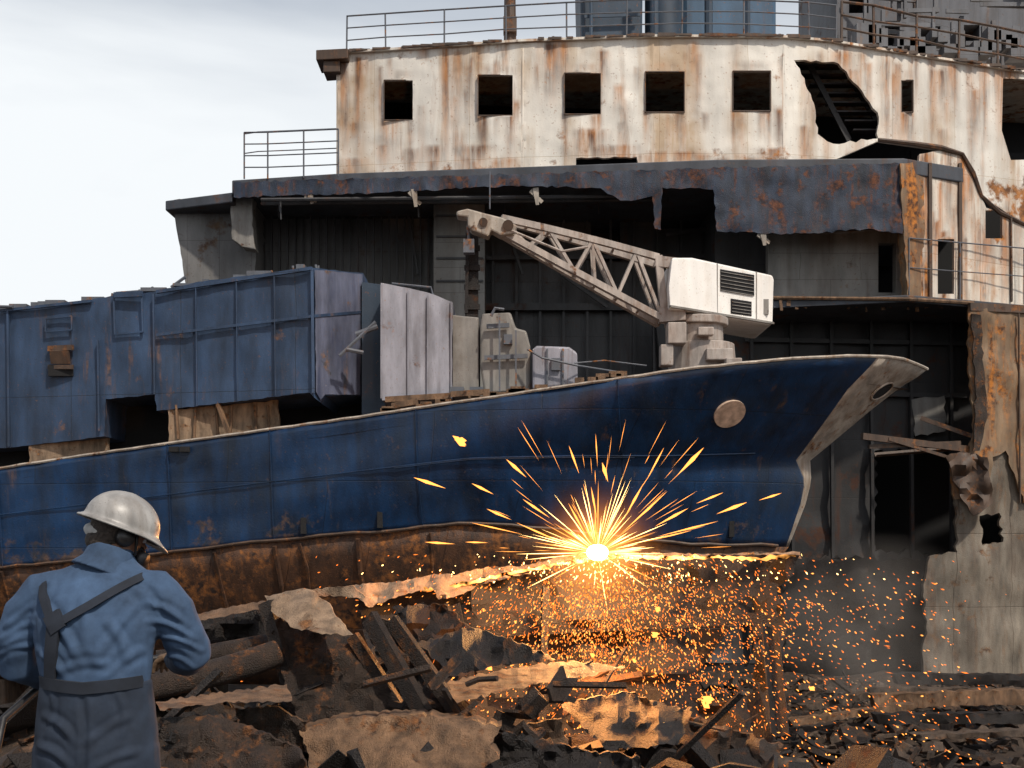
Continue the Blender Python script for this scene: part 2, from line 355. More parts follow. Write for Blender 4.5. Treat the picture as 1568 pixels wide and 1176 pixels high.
plate('torn_deck_fascia',[(358,279),(1100,257),(1378,250),(1382,358),(1330,350),(1260,356),(1190,358),(1098,354),(1092,290),(1014,287),(1012,352),(1003,350),(999,300),(975,306),(950,307),(920,288),(860,286),(800,284),(640,292),(540,297),(440,299),(358,302)],
      lambda u,v:DD(u)-.06,M['fascia'],ship,thick=.05,jag=1.8,step=7,grid=12,wob=.09,wf=25)
b=Bld()
for u,v0,v1 in ((634,290,317),(820,288,314),(1168,355,376),(475,296,312)):
    b.beam(at(u,v0,DD(u)),at(u+3,v1,DD(u)),.16,.08,w2=.08)
    b.beam(at(u-8,v0+4,DD(u)),at(u+10,v1-4,DD(u)+.1),.05,.1)
b.obj('deck_brackets',M['pale'],ship)
plate('side_bulkhead',[(266,306),(392,298),(392,380),(384,700),(384,1020),(300,1020),(292,500),(284,434),(279,398),(270,350)],34.6,M['greywall'],ship,thick=8,jag=1.2)
plate('bulkhead_bracket',[(352,303),(388,301),(386,345),(391,382),(371,378),(355,366)],33.8,M['grey'],ship,thick=.5,jag=1,bevel=.02)
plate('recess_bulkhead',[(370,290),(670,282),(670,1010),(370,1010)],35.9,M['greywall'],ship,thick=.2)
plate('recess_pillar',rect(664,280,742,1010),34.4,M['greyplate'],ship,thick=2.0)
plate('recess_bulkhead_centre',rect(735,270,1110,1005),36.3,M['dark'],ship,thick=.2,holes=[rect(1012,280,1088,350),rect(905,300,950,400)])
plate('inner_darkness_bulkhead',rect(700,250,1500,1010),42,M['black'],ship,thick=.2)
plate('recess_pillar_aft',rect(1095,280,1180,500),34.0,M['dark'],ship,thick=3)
plate('plated_bulkhead',[(1176,358),(1386,350),(1386,458),(1176,458)],32.7,M['greyplate'],ship,thick=.3,holes=[rect(1345,372,1372,448)],grid=20,wob=.08)
b=Bld()
for i in range(24):
    u=392+i*12; b.beam(at(u,285,35.75),at(u,470,35.75),.05,.10)
for i in range(9):
    u=755+i*36; b.beam(at(u,280,36.1),at(u,640,36.1),.07,.10)
for v in (330,362,395,430): b.beam(at(668,v,34.35),at(740,v,34.35),.03,.05)
b.beam(at(742,395,36),at(1100,392,36),.1,.12); b.beam(at(742,470,36),at(1100,470,36),.12,.2)
b.beam(at(392,330,35.6),at(664,330,35.6),.08,.05)
for u0,v0,u1,v1 in ((760,300,800,420),(860,420,930,470),(1020,360,1090,350),(620,300,640,420)): b.beam(at(u0,v0,35.6),at(u1,v1,35.7),.06,.08)
b.obj('bulkhead_stiffeners',M['dark'],ship)
b=Bld()
for i in range(26):
    u=random.uniform(400,1370); d=random.uniform(33,34.3); b.path([at(u,296,d),at(u+random.uniform(-4,4),296+random.uniform(6,45),d)],random.uniform(.01,.03),5)
for v,d in ((306,33),(312,33.4)): b.path([at(400,v,d),at(700,v-3,d-.5),at(1000,v-6,d-.8)],.05,6)
b.obj('hanging_cables',M['dark'],ship)
cc=plate('corner_column',[(1378,250),(1412,246),(1416,340),(1412,462),(1390,458),(1384,350)],lambda u,v:31.35+(u-1378)*.012,M['rustcol'],ship,thick=.5,jag=1.5,grid=12,wob=.06)
def DL(u,v=0): return interp([(1378,31.6),(1412,31.75),(1490,32.6),(1568,33.6),(1800,36.0)],u)
lw=plate('lower_side_wall',[(1408,236),(1440,230),(1476,240),(1494,285),(1510,318),(1568,344),(1800,420),(1800,520),(1568,468),(1478,464),(1408,460)],DL,M['white2'],ship,
      thick=.15,jag=1.2,holes=[rect(1436,366,1461,450),rect(1509,308+14,1535,365)],folds=[1490,1568],grid=5,wob=.03)
add_runs(lw,[(rr_.uniform(1405,1568),rr_.uniform(225,380),rr_.uniform(60,220),rr_.uniform(2.5,7),rr_.uniform(.7,1)) for i in range(26)]+[(1416,235,230,10,1),(1452,232,120,7,1),(1474,240,220,6,1)])
b=Bld(); pts=[at(u,v,DL(u)-.04) for u,v in ((1345,214),(1400,220),(1440,226),(1474,236),(1490,265),(1503,300),(1530,325),(1568,343),(1700,390))]
b.path(pts,[.05,.06,.07,.05,.07,.05,.06,.05,.05],6); b.obj('torn_deck_edge',M['brown'],ship)
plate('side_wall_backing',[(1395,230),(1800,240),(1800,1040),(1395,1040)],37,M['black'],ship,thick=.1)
b=Bld()
for u,w in ((1424,.08),(1470,.08),(1548,.04)):
    b.beam(at(u,250 if u<1480 else 330,DL(u)-.06),at(u+1,462,DL(u)-.06),w,.08)
b.obj('side_wall_pipes',M['brown'],ship)
b=Bld(); railing(b,[at(1392,455,31.5),at(1470,460,32.2),at(1568,466,33.2),at(1800,500,35.5)],1.5,2,2.6,.015)
b.obj('side_railing',M['rail'],ship)
b=Bld(); b.slab([(at(1140,0,31.9).x,32.2),(at(1390,0,31.2).x,31.2),(at(1490,0,31.9).x,31.9),(at(1800,0,34.5).x,34.5),(22,44),(6,44)],9.62,9.80); b.obj('main_deck_ledge',M['deck'],ship,bevel=.02)
b=Bld(); b.path([at(u,v,d) for u,v,d in ((1182,456,31.95),(1280,457,31.6),(1392,458,31.15),(1490,464,31.85))],.05,6)
for i in range(22):
    u=1195+i*13; b.beam(at(u,460,31.9),at(u+random.uniform(-3,3),466+random.random()*12,31.9),random.uniform(.03,.12),.04)
b.obj('ledge_torn_lip',M['tan'],ship)
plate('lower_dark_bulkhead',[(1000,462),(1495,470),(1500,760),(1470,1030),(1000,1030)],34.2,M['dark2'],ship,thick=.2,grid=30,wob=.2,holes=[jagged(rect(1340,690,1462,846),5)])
plate('patch_plate',[(1396,612),(1446,606),(1448,660),(1402,668)],33.9,M['greyplate'],ship,thick=.05,jag=2)
b=Bld()
for i in range(6):
    u=1150+i*61; b.beam(at(u,466,34.0),at(u+4,1000,34.0),.08,.16)
for v in (520,600,): b.beam(at(1140,v,34.0),at(1480,v+6,34.0),.08,.12)
b.obj('hull_frames',M['dark2'],ship)
b=Bld()
b.beam(at(1320,668,30.8),at(1500,690,32),.11,.16); b.beam(at(1330,684,31),at(1470,678,31.8),.08,.10); b.beam(at(1360,672,31),at(1490,712,32),.06,.08)
b.beam(at(1410,640,32.5),at(1500,672,32),.08,.11); b.angle(at(1340,700,31.5),at(1460,690,32),.12)
b.obj('bent_frames',M['brown'],ship)
def DS(u,v=0): return interp([(1380,32.2),(1490,31.9),(1568,32.3),(1900,35)],u)
plate('rusted_hull_upper',[(1484,470),(1568,474),(1900,520),(1900,775),(1568,770),(1540,690),(1520,700),(1510,770),(1462,765),(1456,715),(1485,690),(1492,640),(1483,560)],lambda u,v:DS(u)-.15,M['rustcol'],ship,thick=.1,jag=3,grid=12,wob=.13,wf=50)
plate('hull_shell',[(1520,560),(1900,600),(1900,1090),(1568,1060),(1410,1050),(1418,960),(1414,895),(1424,852),(1466,846),(1462,770),(1480,720)],DS,M['shell'],ship,thick=.15,jag=3.5,grid=14,wob=.14,wf=60,
      holes=[jagged([(1500,790),(1530,785),(1536,830),(1505,836)],3,6)])
plate('buckled_plate',[(1448,700),(1475,690),(1512,700),(1520,770),(1490,790),(1470,760)],31.5,M['brown'],ship,thick=.06,jag=3,grid=9,wob=.25,wf=25)
plate('hanging_dark_plate',[(1488,480),(1502,482),(1506,560),(1512,640),(1500,690),(1490,690),(1494,600)],31.6,M['scrap'],ship,thick=.06,jag=2,grid=9,wob=.1,wf=25)
b=Bld()
b.beam(at(1484,470,31.7),at(1700,480,33),.12,.2); b.beam(at(1560,480,DS(1560)-.22),at(1562,770,DS(1562)-.22),.03,.06)
b.obj('shell_frames',M['brown'],ship)
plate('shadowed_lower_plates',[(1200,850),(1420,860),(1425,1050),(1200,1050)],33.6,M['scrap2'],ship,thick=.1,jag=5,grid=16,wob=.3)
b=Bld(); railing(b,[(P(u,.1)[0],P(u,.1)[1],ZT+.1) for u in (530,590,680,775,868,960,1045,1140,1240,1282)],.95,3,6,.017,.015)
b.obj('roof_railing',M['rail'],ship)
b=Bld(); railing(b,[(P(u,.1)[0],P(u,.1)[1],ZT+.1) for u in (1290,1340,1405,1470,1530,1700)],1.1,3,2,.028,.04)
b.obj('roof_railing_side',M['brown'],ship)
b=Bld(); railing(b,[at(374,274,33.4).xyz,at(410,274,33.15),at(465,272,32.95),at(518,270,32.8)],1.25,4,9,.017)
b.path([at(374,205,33.4),at(395,202,34.5),at(470,199,34.5),at(516,197,34.5)],.02,6); b.path([at(374,235,33.4),at(395,232,34.5),at(470,229,34.5),at(516,227,34.5)],.017,6)
b.path([at(410,274,34.5),at(410,202,34.5)],.02,6)
b.obj('balcony_railing',M['rail'],ship)
plate('funnel_dark',[(884,-180),(986,-180),(984,70),(890,70)],35.5,M['funnel'],ship,thick=2.5,bevel=.15)
b=Bld(); b.path([at(1016,80,36.5),at(1016,-200,36.5)],.55,20); b.path([at(1145,80,34.9),at(1145,-150,34.9)],.07,8); b.path([at(1085,80,35.9),at(1085,-150,35.9)],.12,8)
b.path([at(1002,80,34.5),at(1002,-80,34.5)],.12,8); b.path([at(905,80,35.2),at(905,-150,35.2)],.05,8); b.beam(at(895,25,35.3),at(980,22,35.3),.05,.1)
b.obj('vent_pipes',M['funnel'],ship,ang=40)
plate('funnel_light',[(1044,-150),(1190,-150),(1190,70),(1044,70)],37,M['funnel2'],ship,thick=3,bevel=.2)
b=Bld(); b.path([at(781,70,33.4),at(780,-200,33.4)],[.17,.11],8); b.box(at(781,40,33.3),(.36,.3,.4)); b.obj('signal_mast',M['brown'],ship)
plate('aft_tower',[(1282,-250),(1900,-250),(1900,100),(1282,85)],lambda u,v:37+(u-1282)*.012,M['hazy'],ship,thick=5,holes=[rect(1345,32,1378,70),rect(1410,40,1440,75),rect(1470,38,1500,72),rect(1300,-10,1330,20)])
b=Bld()
for i in range(34):
    u=1290+i*9+random.uniform(-4,4); v=random.uniform(-30,75); L=random.uniform(20,90); d=36.6+random.random()*.3
    if random.random()<.5: b.beam(at(u,v,d),at(u,v+L,d),random.uniform(.03,.14),.12)
    else: b.beam(at(u,v,d),at(u+L,v+random.uniform(-3,8),d),random.uniform(.03,.1),.12)
for i in range(20):
    u=1310+i*13; b.box(at(u,random.uniform(55,90),35.9),(random.uniform(.15,.6),.5,random.uniform(.15,.7)))
b.obj('tower_fittings',M['hazy'],ship)

# ================================================= BLUE SHIP
bs=empty('blue_ship')
ANG=R(11); Bw=Vector((at(1420,0,22).x,22)); dv=Vector((-math.cos(ANG),math.sin(ANG))); nv=Vector((-math.sin(ANG),-math.cos(ANG)))
SH=[(-400,775),(0,718),(160,694),(330,670),(500,647),(700,617),(900,588),(1050,566),(1200,551),(1300,546),(1345,546),(1385,551),(1420,566)]
BO=[(-400,915),(0,870),(250,848),(460,825),(730,802),(900,818),(1040,835),(1240,838),(1420,838)]
def Gf(x): x=max(0,min(1,x)); return (1-(1-x)**2.2)**0.8
STM=[(0,0),(.06,.22),(.5,2.02),(.62,2.0),(.75,2.1),(1,2.4),(2,4.2)]
def half(s,t):
    L=5.5+5*min(t,1); x=(s-interp(STM,t))/L
    w=2.8*(1-.06*min(t,1)); 
    if t>1: w*=(1-.55*(t-1)**1.5)
    return w*Gf(x)
def hullp(s,t,side=1):
    q0=Bw+dv*s+nv*half(s,0); u=CU+FOC*q0.x/q0.y; zs=EYE+(HV-interp(SH,u))*q0.y/FOC
    s1=max(s,2.4); q1=Bw+dv*s1+nv*half(s1,1); u1=CU+FOC*q1.x/q1.y; zb=EYE+(HV-interp(BO,u1))*q1.y/FOC
    z=lerp(zs,zb,t) if t<=1 else lerp(zb,0.9,t-1)
    c=Bw+dv*s; q=c+nv*half(s,t)*side
    return Vector((q.x,q.y,z))
SMAX=26.0
def hullgrid(name,ts,part,nk,mat,side=1):
    v=[];f=[]
    for t in ts:
        ss=interp(STM,t)
        for j in range(nk+1):
            w=interp(WID,t)
            if part=='side': s=ss+w+(SMAX-ss-w)*(j/nk)**1.5
            else: s=ss+w*(j/nk)**1.6
            p=hullp(s,t,side)
            if part=='side':
                n_=(noise.noise(Vector((s*.9,t*3,side*5)))*.03+noise.noise(Vector((s*2.6,t*7,side*5)))*.014)*sstep(.2,1.5,s-ss); p+=Vector((nv.x,nv.y,0))*n_*side
            v.append(p)
    m=nk+1
    for i in range(len(ts)-1):
        for j in range(nk): f.append((i*m+j,i*m+j+1,(i+1)*m+j+1,(i+1)*m+j))
    me=bpy.data.meshes.new(name); me.from_pydata(v,[],f); me.update()
    o=link(name,me,mat,bs,True); s_=o.modifiers.new('t','SOLIDIFY'); s_.thickness=.04; s_.offset=-1 if side>0 else 1
    return o
WID=[(0,.95),(.15,.85),(.5,.26),(.62,.12),(1,.05),(2,.05)]
ts=[i/20 for i in range(21)]
hs=hullgrid('hull_side',ts,'side',120,M['blue'],1)
hullgrid('hull_far_side',ts,'side',60,M['blue'],-1)
stp=hullgrid('stem_plate',ts,'stem',8,M['pale'],1); hullgrid('stem_far_plate',ts,'stem',8,M['pale'],-1)
t2=[1+i/8 for i in range(9)]
hullgrid('underwater_hull',t2,'side',90,M['hullrust'],1); hullgrid('underwater_hull_far',t2,'side',40,M['hullrust'],-1)
hullgrid('forefoot',t2,'stem',4,M['hullrust'],1); hullgrid('forefoot_far',t2,'stem',4,M['hullrust'],-1)
b=Bld()
for sd_ in (1,-1): b.path([hullp(s,0,sd_)+Vector((0,0,.015+random.uniform(-.006,.006))) for s in [0,.1,.25,.5,.8]+[1.2+i*.3 for i in range(83)]],.028,6)
b.obj('gunwale',M['pale'],bs)
b=Bld(); b.path([hullp(s,.99)+Vector((nv.x,nv.y,0))*.03+Vector((0,0,random.uniform(-.02,.02))) for s in [2.6+i*.3 for i in range(76)]],.03,6); b.obj('rubbing_strake',M['brown'],bs)
b=Bld()
for t,s0,s1 in ((.46,3,25),(.47,5,9)): b.path([hullp(s0+(s1-s0)*i/60,t)+Vector((nv.x,nv.y,0))*.035 for i in range(61)],.012,5)
for s in (5.2,8.6,11.2,13.1,16.4,19.2,21.5): b.path([hullp(s,t)+Vector((nv.x,nv.y,0))*.03 for t in [i/10 for i in range(11)]],.010,5)
b.obj('weld_beads',M['blue'],bs)
me_v=[];sl=[.3+i*.9 for i in range(29)]
for s in sl: me_v+=[hullp(s,.12),hullp(s,.12,-1)]
me=bpy.data.meshes.new('weather_deck'); me.from_pydata(me_v,[],[(2*i,2*i+1,2*i+3,2*i+2) for i in range(len(sl)-1)]); link('weather_deck',me,M['brown'],bs)
pp=[hullp(SMAX,t) for t in ts+t2[1:]]; qq=[hullp(SMAX,t,-1) for t in ts+t2[1:]]
me=bpy.data.meshes.new('transom'); me.from_pydata(pp+qq,[],[(i,i+1,len(pp)+i+1,len(pp)+i) for i in range(len(pp)-1)]); link('transom',me,M['blue'],bs)
kp=[hullp(s,2) for s in [4.3+i for i in range(22)]]; kq=[hullp(s,2,-1) for s in [4.3+i for i in range(22)]]
me=bpy.data.meshes.new('keel_plate'); me.from_pydata(kp+kq,[],[(i,i+1,22+i+1,22+i) for i in range(21)]); link('keel_plate',me,M['hullrust'],bs)
b=Bld()
for s in (6,10,14,18,22,25): 
    c=Bw+dv*s; b.box((c.x,c.y,.42),(.9,2.6,.95))
b.obj('keel_blocks',M['wood'],bs,bevel=.04)
b=Bld()
for i in range(18):
    s=8.5+i*.95+random.uniform(-.35,.35); t1=random.uniform(1.3,1.95)
    b.path([hullp(s+random.uniform(-.05,.05),t)+Vector((nv.x,nv.y,0))*.04 for t in (1.03,1.03+(t1-1)*.5,t1)],.015+.03*random.random(),5)
b.obj('hanging_plate_scraps',M['hullrust'],bs)
def mkbvh(o): return BVHTree.FromPolygons([v.co[:] for v in o.data.vertices],[p.vertices[:] for p in o.data.polygons])
bv1=mkbvh(hs); bv2=mkbvh(stp)
def onhull(u,v,bv=bv1):
    o=Vector((0,0,EYE)); d=(at(u,v,10)-o).normalized(); h=bv.ray_cast(o,d)
    if not h[0]: return at(u,v,21),Vector((0,-1,0))
    n=h[1]; n=n if n.dot(d)<0 else -n
    return h[0],n
b=Bld(); c,n=onhull(1117,633); b.path([c-n*.03,c+n*.03],.275,36); b.obj('hull_disc',M['disc'],bs)
b=Bld()
for u,v in ((465,805),(582,796),(1120,810)):
    c,n=onhull(u,v); b.box(c+n*.0,(.09,.1,.28))
for u,v in ((268,688),(285,688)): c,n=onhull(u,v); b.box(c+n*.04,(.16,.12,.09))
b.obj('scuppers',M['black'],bs)
c,n=onhull(1350,598,bv2)
e1=(at(1372,586,22)-at(1330,612,22)).normalized(); e1=(e1-n*e1.dot(n)).normalized(); e2=n.cross(e1)
b=Bld()
for q in (-.08,.02):
    for i in range(24): a=i*math.pi/12; b.v.append(c+n*q+e1*math.cos(a)*.21+e2*math.sin(a)*.15)
b.f+=[tuple(range(24)),tuple(range(24,48))]+[(i,(i+1)%24,24+(i+1)%24,24+i) for i in range(24)]
b.obj('hawse_pipe',M['black'],bs)
b=Bld(); b.path([c+n*.02+e1*math.cos(i*math.pi/12)*.22+e2*math.sin(i*math.pi/12)*.16 for i in range(25)],.018,6); b.obj('hawse_ring',M['pale'],bs)
def DH(u,v=0): return interp([(-300,24.6),(0,23.6),(480,22.25),(556,23.5)],u)
dhs=plate('deckhouse',[(-300,520),(0,476),(70,468),(138,462),(142,458),(178,452),(240,446),(300,432),(478,410),(556,418),(552,606),(498,606),(490,616),(474,601),(240,629),(237,604),(162,611),(160,668),(45,682),(0,686),(-300,730)],
      DH,M['house'],bs,thick=4.0,folds=[480],jag=.8,step=8,grid=12,wob=.05,wf=60)
plate('deckhouse_front_skin',[(482,413),(555,420),(551,604),(498,604),(491,612),(484,600)],lambda u,v:DH(u)-.08,M['house_lit'],bs,thick=.03,jag=.5)  # lighter overlay paints the lit front face of the deckhouse
plate('under_house_void',[(-100,600),(600,560),(600,700),(-100,760)],24.4,M['black'],bs,thick=.1)  # near-black sheet painted as the shade beneath the deckhouse
plate('timber_shoring',[(257,628),(425,612),(428,658),(258,684)],22.9,M['lip'],bs,thick=.1,jag=2)
plate('timber_shoring_aft',[(44,678),(166,668),(166,694),(44,712)],23.5,M['lip'],bs,thick=.1,jag=2)
b=Bld()
for u in (270,300,330,355,390,410): b.beam(at(u,620,22.85),at(u+random.uniform(-3,6),672,22.85),.04,.05)
b.beam(at(333,616,22.7),at(352,668,22.6),.08,.06)
b.beam(at(590,612,22.3),at(690,606,22.3),.08,.10); b.beam(at(600,622,22.2),at(640,615,22.2),.13,.10);b.beam(at(690,604,22.2),at(750,600,22.2),.08,.10)
for i in range(24):
    u=random.uniform(585,990); b.box(at(u,interp(SH,u)-random.uniform(0,7),22.2),(random.uniform(.08,.4),.2,random.uniform(.04,.14)))
b.obj('rusty_sills',M['tan'],bs)
b=Bld()
def hb(a,c,w=.05,h=.05,o=-.07): b.beam(at(a[0],a[1],DH(a[0])+o),at(c[0],c[1],DH(c[0])+o),w,h)
hb((240,513),(480,484),.04,.05); hb((480,484),(553,478),.04,.05); hb((0,476),(140,461)); hb((240,447),(478,411),.06,.06)
hb((478,411),(480,602),.05,.05); hb((12,476),(14,684),.04); hb((150,520),(152,660),.03); hb((235,450),(237,604),.03)
hb((362,430),(364,612),.015);hb((420,420),(422,606),.015);hb((300,434),(302,622),.015)
for q in (((174,450),(176,512)),((217,448),(219,508)),((176,512),(219,508)),((70,488),(110,484)),((70,508),(110,505)),((70,488),(70,508)),((110,484),(110,505))): hb(*q,.03,.03,-.08)
hb((175,452),(218,450),.06,.1,-.1)
b.obj('deckhouse_seams',M['house'],bs)
b=Bld(); hb((74,534),(112,532),.06,.10,-.10); hb((74,562),(112,562),.04,.08,-.10); b.box(at(92,547,DH(94)-.12),(.36,.05,.24),Matrix.Rotation(.3,3,'X')); b.obj('deckhouse_window_shutter',M['brown'],bs)
b=Bld(); b.box(at(94,568,DH(94)-.04),(.46,.1,.20)); b.obj('deckhouse_window_gap',M['black'],bs)
b=Bld(); b.path([at(520,545,22.3),at(575,493,22.4)],.035,6); b.path([at(530,535,22.3),at(556,540,22.4)],.04,6); b.path([at(545,512,22.4),at(578,500,22.4)],.05,8)
b.path([at(178,449,23.1),at(218,446,23.0)],.03,6); b.path([at(-50,468,23.6),at(20,470,23.4)],.03,6); b.path([at(262,440,23.5),at(284,424,23.5)],.03,6)
for i in range(16):
    u=random.uniform(0,540); tp=interp([(0,476),(140,462),(240,446),(478,410),(540,417)],u); b.path([at(u,tp+3,DH(u)+.5),at(u+random.uniform(-3,3),tp-random.uniform(3,9),DH(u)+.5)],.025,5)
for i in range(12):
    u=random.uniform(0,470); b.box(at(u,interp([(0,476),(140,462),(240,446),(478,410)],u)-2,DH(u)+.3),(random.uniform(.1,.5),.2,random.uniform(.04,.12)))
b.obj('deckhouse_fittings',M['rail'],bs)
plate('companionway_dark',[(554,432),(590,436),(590,640),(554,640)],23.3,M['funnel'],bs,thick=1.2)  # dark blue sheet stands in for the shade in the gap
plate('deck_locker',[(583,433),(625,441),(655,448),(693,463),(692,606),(640,612),(585,613)],lambda u,v:22.5+(u-583)*.006,M['lav'],bs,thick=1.6,jag=.8,step=12,folds=[625,655],grid=14,wob=.03)
b=Bld()
for u in (584,625,655,691):
    b.beam(at(u,436+(u-583)*.24,22.46+(u-583)*.006),at(u,610,22.46+(u-583)*.006),.03,.04)
b.obj('locker_battens',M['lav'],bs)
plate('deck_locker_small',[(693,482),(733,486),(733,600),(693,606)],23.2,M['grey'],bs,thick=1.2,bevel=.02)
plate('winch_housing',[(738,480),(782,478),(790,502),(806,506),(812,530),(812,598),(742,602),(735,560),(735,500)],23.1,M['grey'],bs,thick=1.0,bevel=.04)
plate('vent_housing',[(815,535),(822,529),(872,531),(884,540),(885,590),(815,596)],22.9,M['lav'],bs,thick=.9,bevel=.04)
b=Bld()
for u,v0,v1 in ((765,484,600),(790,506,598),(838,534,592),(862,534,590)): b.beam(at(u,v0,22.87),at(u,v1,22.87),.03,.05)
b.beam(at(745,500,23.0),at(780,498,23.0),.05,.08); b.beam(at(742,548,23.0),at(808,545,23.0),.05,.08)
b.path([at(752,484,22.8),at(758,472,22.8),at(772,474,22.8)],.03,6)
b.path([at(808,535,22.8),at(830,548,22.7),at(885,560,22.7),at(960,572,22.5)],.022,6)
b.path([at(880,556,22.7),at(925,552,22.9),at(990,560,22.9)],.015,6)
b.path([at(600,434,23.5),at(660,440,23.5),at(664,455,23.3)],.02,6)
b.box(at(778,520,23.05),(.16,.1,.18)); b.box(at(851,558,22.87),(.16,.08,.22))
for u in (700,730,790,830): b.box(at(u,598,22.6),(.25,.3,.10))
b.obj('deck_machinery_fittings',M['rail'],bs)
b=Bld(); b.beam(at(723,350,23.4),at(722,600,23.4),.24,.24); b.beam(at(716,360,23.2),at(714,480,23.2),.06,.06)
for v in (380,410,440,470): b.beam(at(711,v,23.25),at(735,v,23.25),.05,.1)
b.obj('king_post',M['scrap2'],bs)

# ================================================= CRANE
cr=empty('ship_crane')
def DC(u,v=0): return 23.3+(u-1025)*.0088
plate('crane_cab',[(1029,394),(1060,394),(1183,421),(1185,427),(1183,497),(1175,497),(1026,471),(1024,440)],DC,M['cranewhite'],cr,thick=1.7,bevel=.04)
b=Bld()
b.beam(at(1098,404,DC(1098)-.0),at(1098,484,DC(1098)-.0),.025,.03); b.beam(at(1158,416,DC(1158)-.0),at(1158,493,DC(1158)-.0),.025,.03)
b.beam(at(1026,469,DC(1026)-.02),at(1184,495,DC(1184)-.02),.06,.04)
b.box(at(1172,470,DC(1172)),(.12,.06,.3))
b.obj('cab_seams',M['grey'],cr)
plate('cab_grille',[(1103,412),(1155,421),(1155,453),(1103,445)],lambda u,v:DC(u)-.025,M['black'],cr,thick=.03)
b=Bld()
for k in range(6): v=416+k*5.6; b.beam(at(1104,v,DC(1104)-.04),at(1154,v+8.5,DC(1154)-.04),.012,.012)
for k in range(4): v=462+k*5; b.beam(at(1121,v,DC(1121)-.04),at(1150,v+4,DC(1150)-.04),.012,.012)
b.obj('grille_louvres',M['grey'],cr)
plate('cab_vent',[(1119,457),(1151,462),(1151,484),(1119,480)],lambda u,v:DC(u)-.025,M['black'],cr,thick=.03)
b=Bld()
b.path([at(1075,600,24.2),at(1075,528,24.2)],[.70,.62],24); b.path([at(1068,528,24.2),at(1066,500,24.2)],[.50,.52],24); b.path([at(1066,501,24.2),at(1066,489,24.2)],[.62,.62],24)
b.box(at(1100,544,23.5),(.5,.35,.22)); b.box(at(1035,512,23.6),(.35,.4,.4)); b.box(at(1080,508,23.55),(.3,.2,.16)); b.box(at(1020,545,23.6),(.24,.3,.4)); b.box(at(1122,556,23.3),(.3,.3,.16))
b.obj('crane_pedestal',M['boom'],cr,bevel=.02)
b=Bld()
def boompt(k,top,far):
    d=lerp(22.9,23.7,k)
    if top: q=(lerp(768,1008,k),lerp(334,394,k)+(-2*math.sin(k*3.1)))
    else: q=(lerp(770,1014,k),interp([(0,356),(.33,400),(1,488)],k))
    p=at(*q,d); return p+Vector((0,.62*(.35+.65*k),0)) if far else p
ks=[.0,.16,.30,.45,.58,.72,.86,1.0]
for far in(0,1):
    for tp in (0,1):
        pts=[boompt(k/8,tp,far) for k in range(9)]
        for a,c in zip(pts,pts[1:]): b.beam(a,c,.12 if not tp else .10,.12)
    for i in range(len(ks)-1):
        b.beam(boompt(ks[i],i%2==0,far),boompt(ks[i+1],i%2==1,far),.06,.06)
    for k in (.58,): b.beam(boompt(k,1,far),boompt(k,0,far),.05,.05)
for k in ks:
    for tp in(0,1): b.beam(boompt(k,tp,0),boompt(k,tp,1),.04,.04)
b.beam(at(1008,392,23.7),at(1018,490,23.7),.14,.14); b.beam(at(1004,400,23.7),at(1040,404,23.6),.12,.2); b.beam(at(1010,484,23.7),at(1050,480,23.6),.14,.25)
b.path([at(780,352,22.75),at(860,385,22.9),at(900,378,22.9)],.025,6)
b.obj('lattice_boom',M['boom'],cr)
plate('boom_head',[(699,323),(716,319),(742,326),(770,333),(792,345),(788,357),(766,360),(752,352),(748,362),(722,352),(716,345),(716,332),(699,330)],22.75,M['pale'],cr,thick=.35,bevel=.03)
b=Bld() 
for u,v,r in ((778,345,.10),(740,340,.08)): b.path([at(u,v,22.70),at(u,v,23.15)],r,16)
b.obj('sheaves',M['brown'],cr)
b=Bld(); b.path([at(750,320,22.9),at(750,262,23.4)],.012,4); b.path([at(716,345,22.9),at(718,372,22.9)],.03,5); b.box(at(718,378,22.9),(.2,.2,.25)); b.obj('hoist_rope',M['rail'],cr)

# ================================================= TERRAIN
def gz(x,y):
    m=1.83*(1-sstep(7,16.5,y))
    m+=0.72*math.exp(-((x+2.3)**2/3.5+(y-8.2)**2/2.2))
    m+=0.30*math.exp(-((x-.8)**2/2+(y-10.2)**2/2))
    a=sstep(5.5,8,y)*(1-sstep(60,120,y))
    m+=a*(0.20*noise.fractal(Vector((x*.55,y*.55,0)),1,2,5)+0.10*noise.noise(Vector((x*2.3,y*2.3,3))))
    return m
def axis(a,b,st,far):
    L=[];x=a
    while x<=b: L.append(x); x+=st
    s=st;x=b
    while x<far: s*=1.35; x+=s; L.append(x)
    s=st;x=a;F=[]
    while x>-far: s*=1.35; x-=s; F.append(x)
    return F[::-1]+L
xs=axis(-14,18,.2,2500); ys=axis(2,40,.2,2500)
vv=[(x,y,gz(x,y)) for y in ys for x in xs]; W=len(xs)
ff=[(j*W+i,j*W+i+1,(j+1)*W+i+1,(j+1)*W+i) for j in range(len(ys)-1) for i in range(W-1)]
me=bpy.data.meshes.new('ground'); me.from_pydata(vv,[],ff); me.update()
gm=steel('rubble_ground',(0.055,0.035,0.022),patch=0.4,streak=0.2,rust_l=(0.18,0.10,0.058),rust_d=(0.015,0.009,0.007),dirt=0.7,bump=1,scale=2.5,dist=.08,rough=.8)
link('ground',me,gm,None,True)
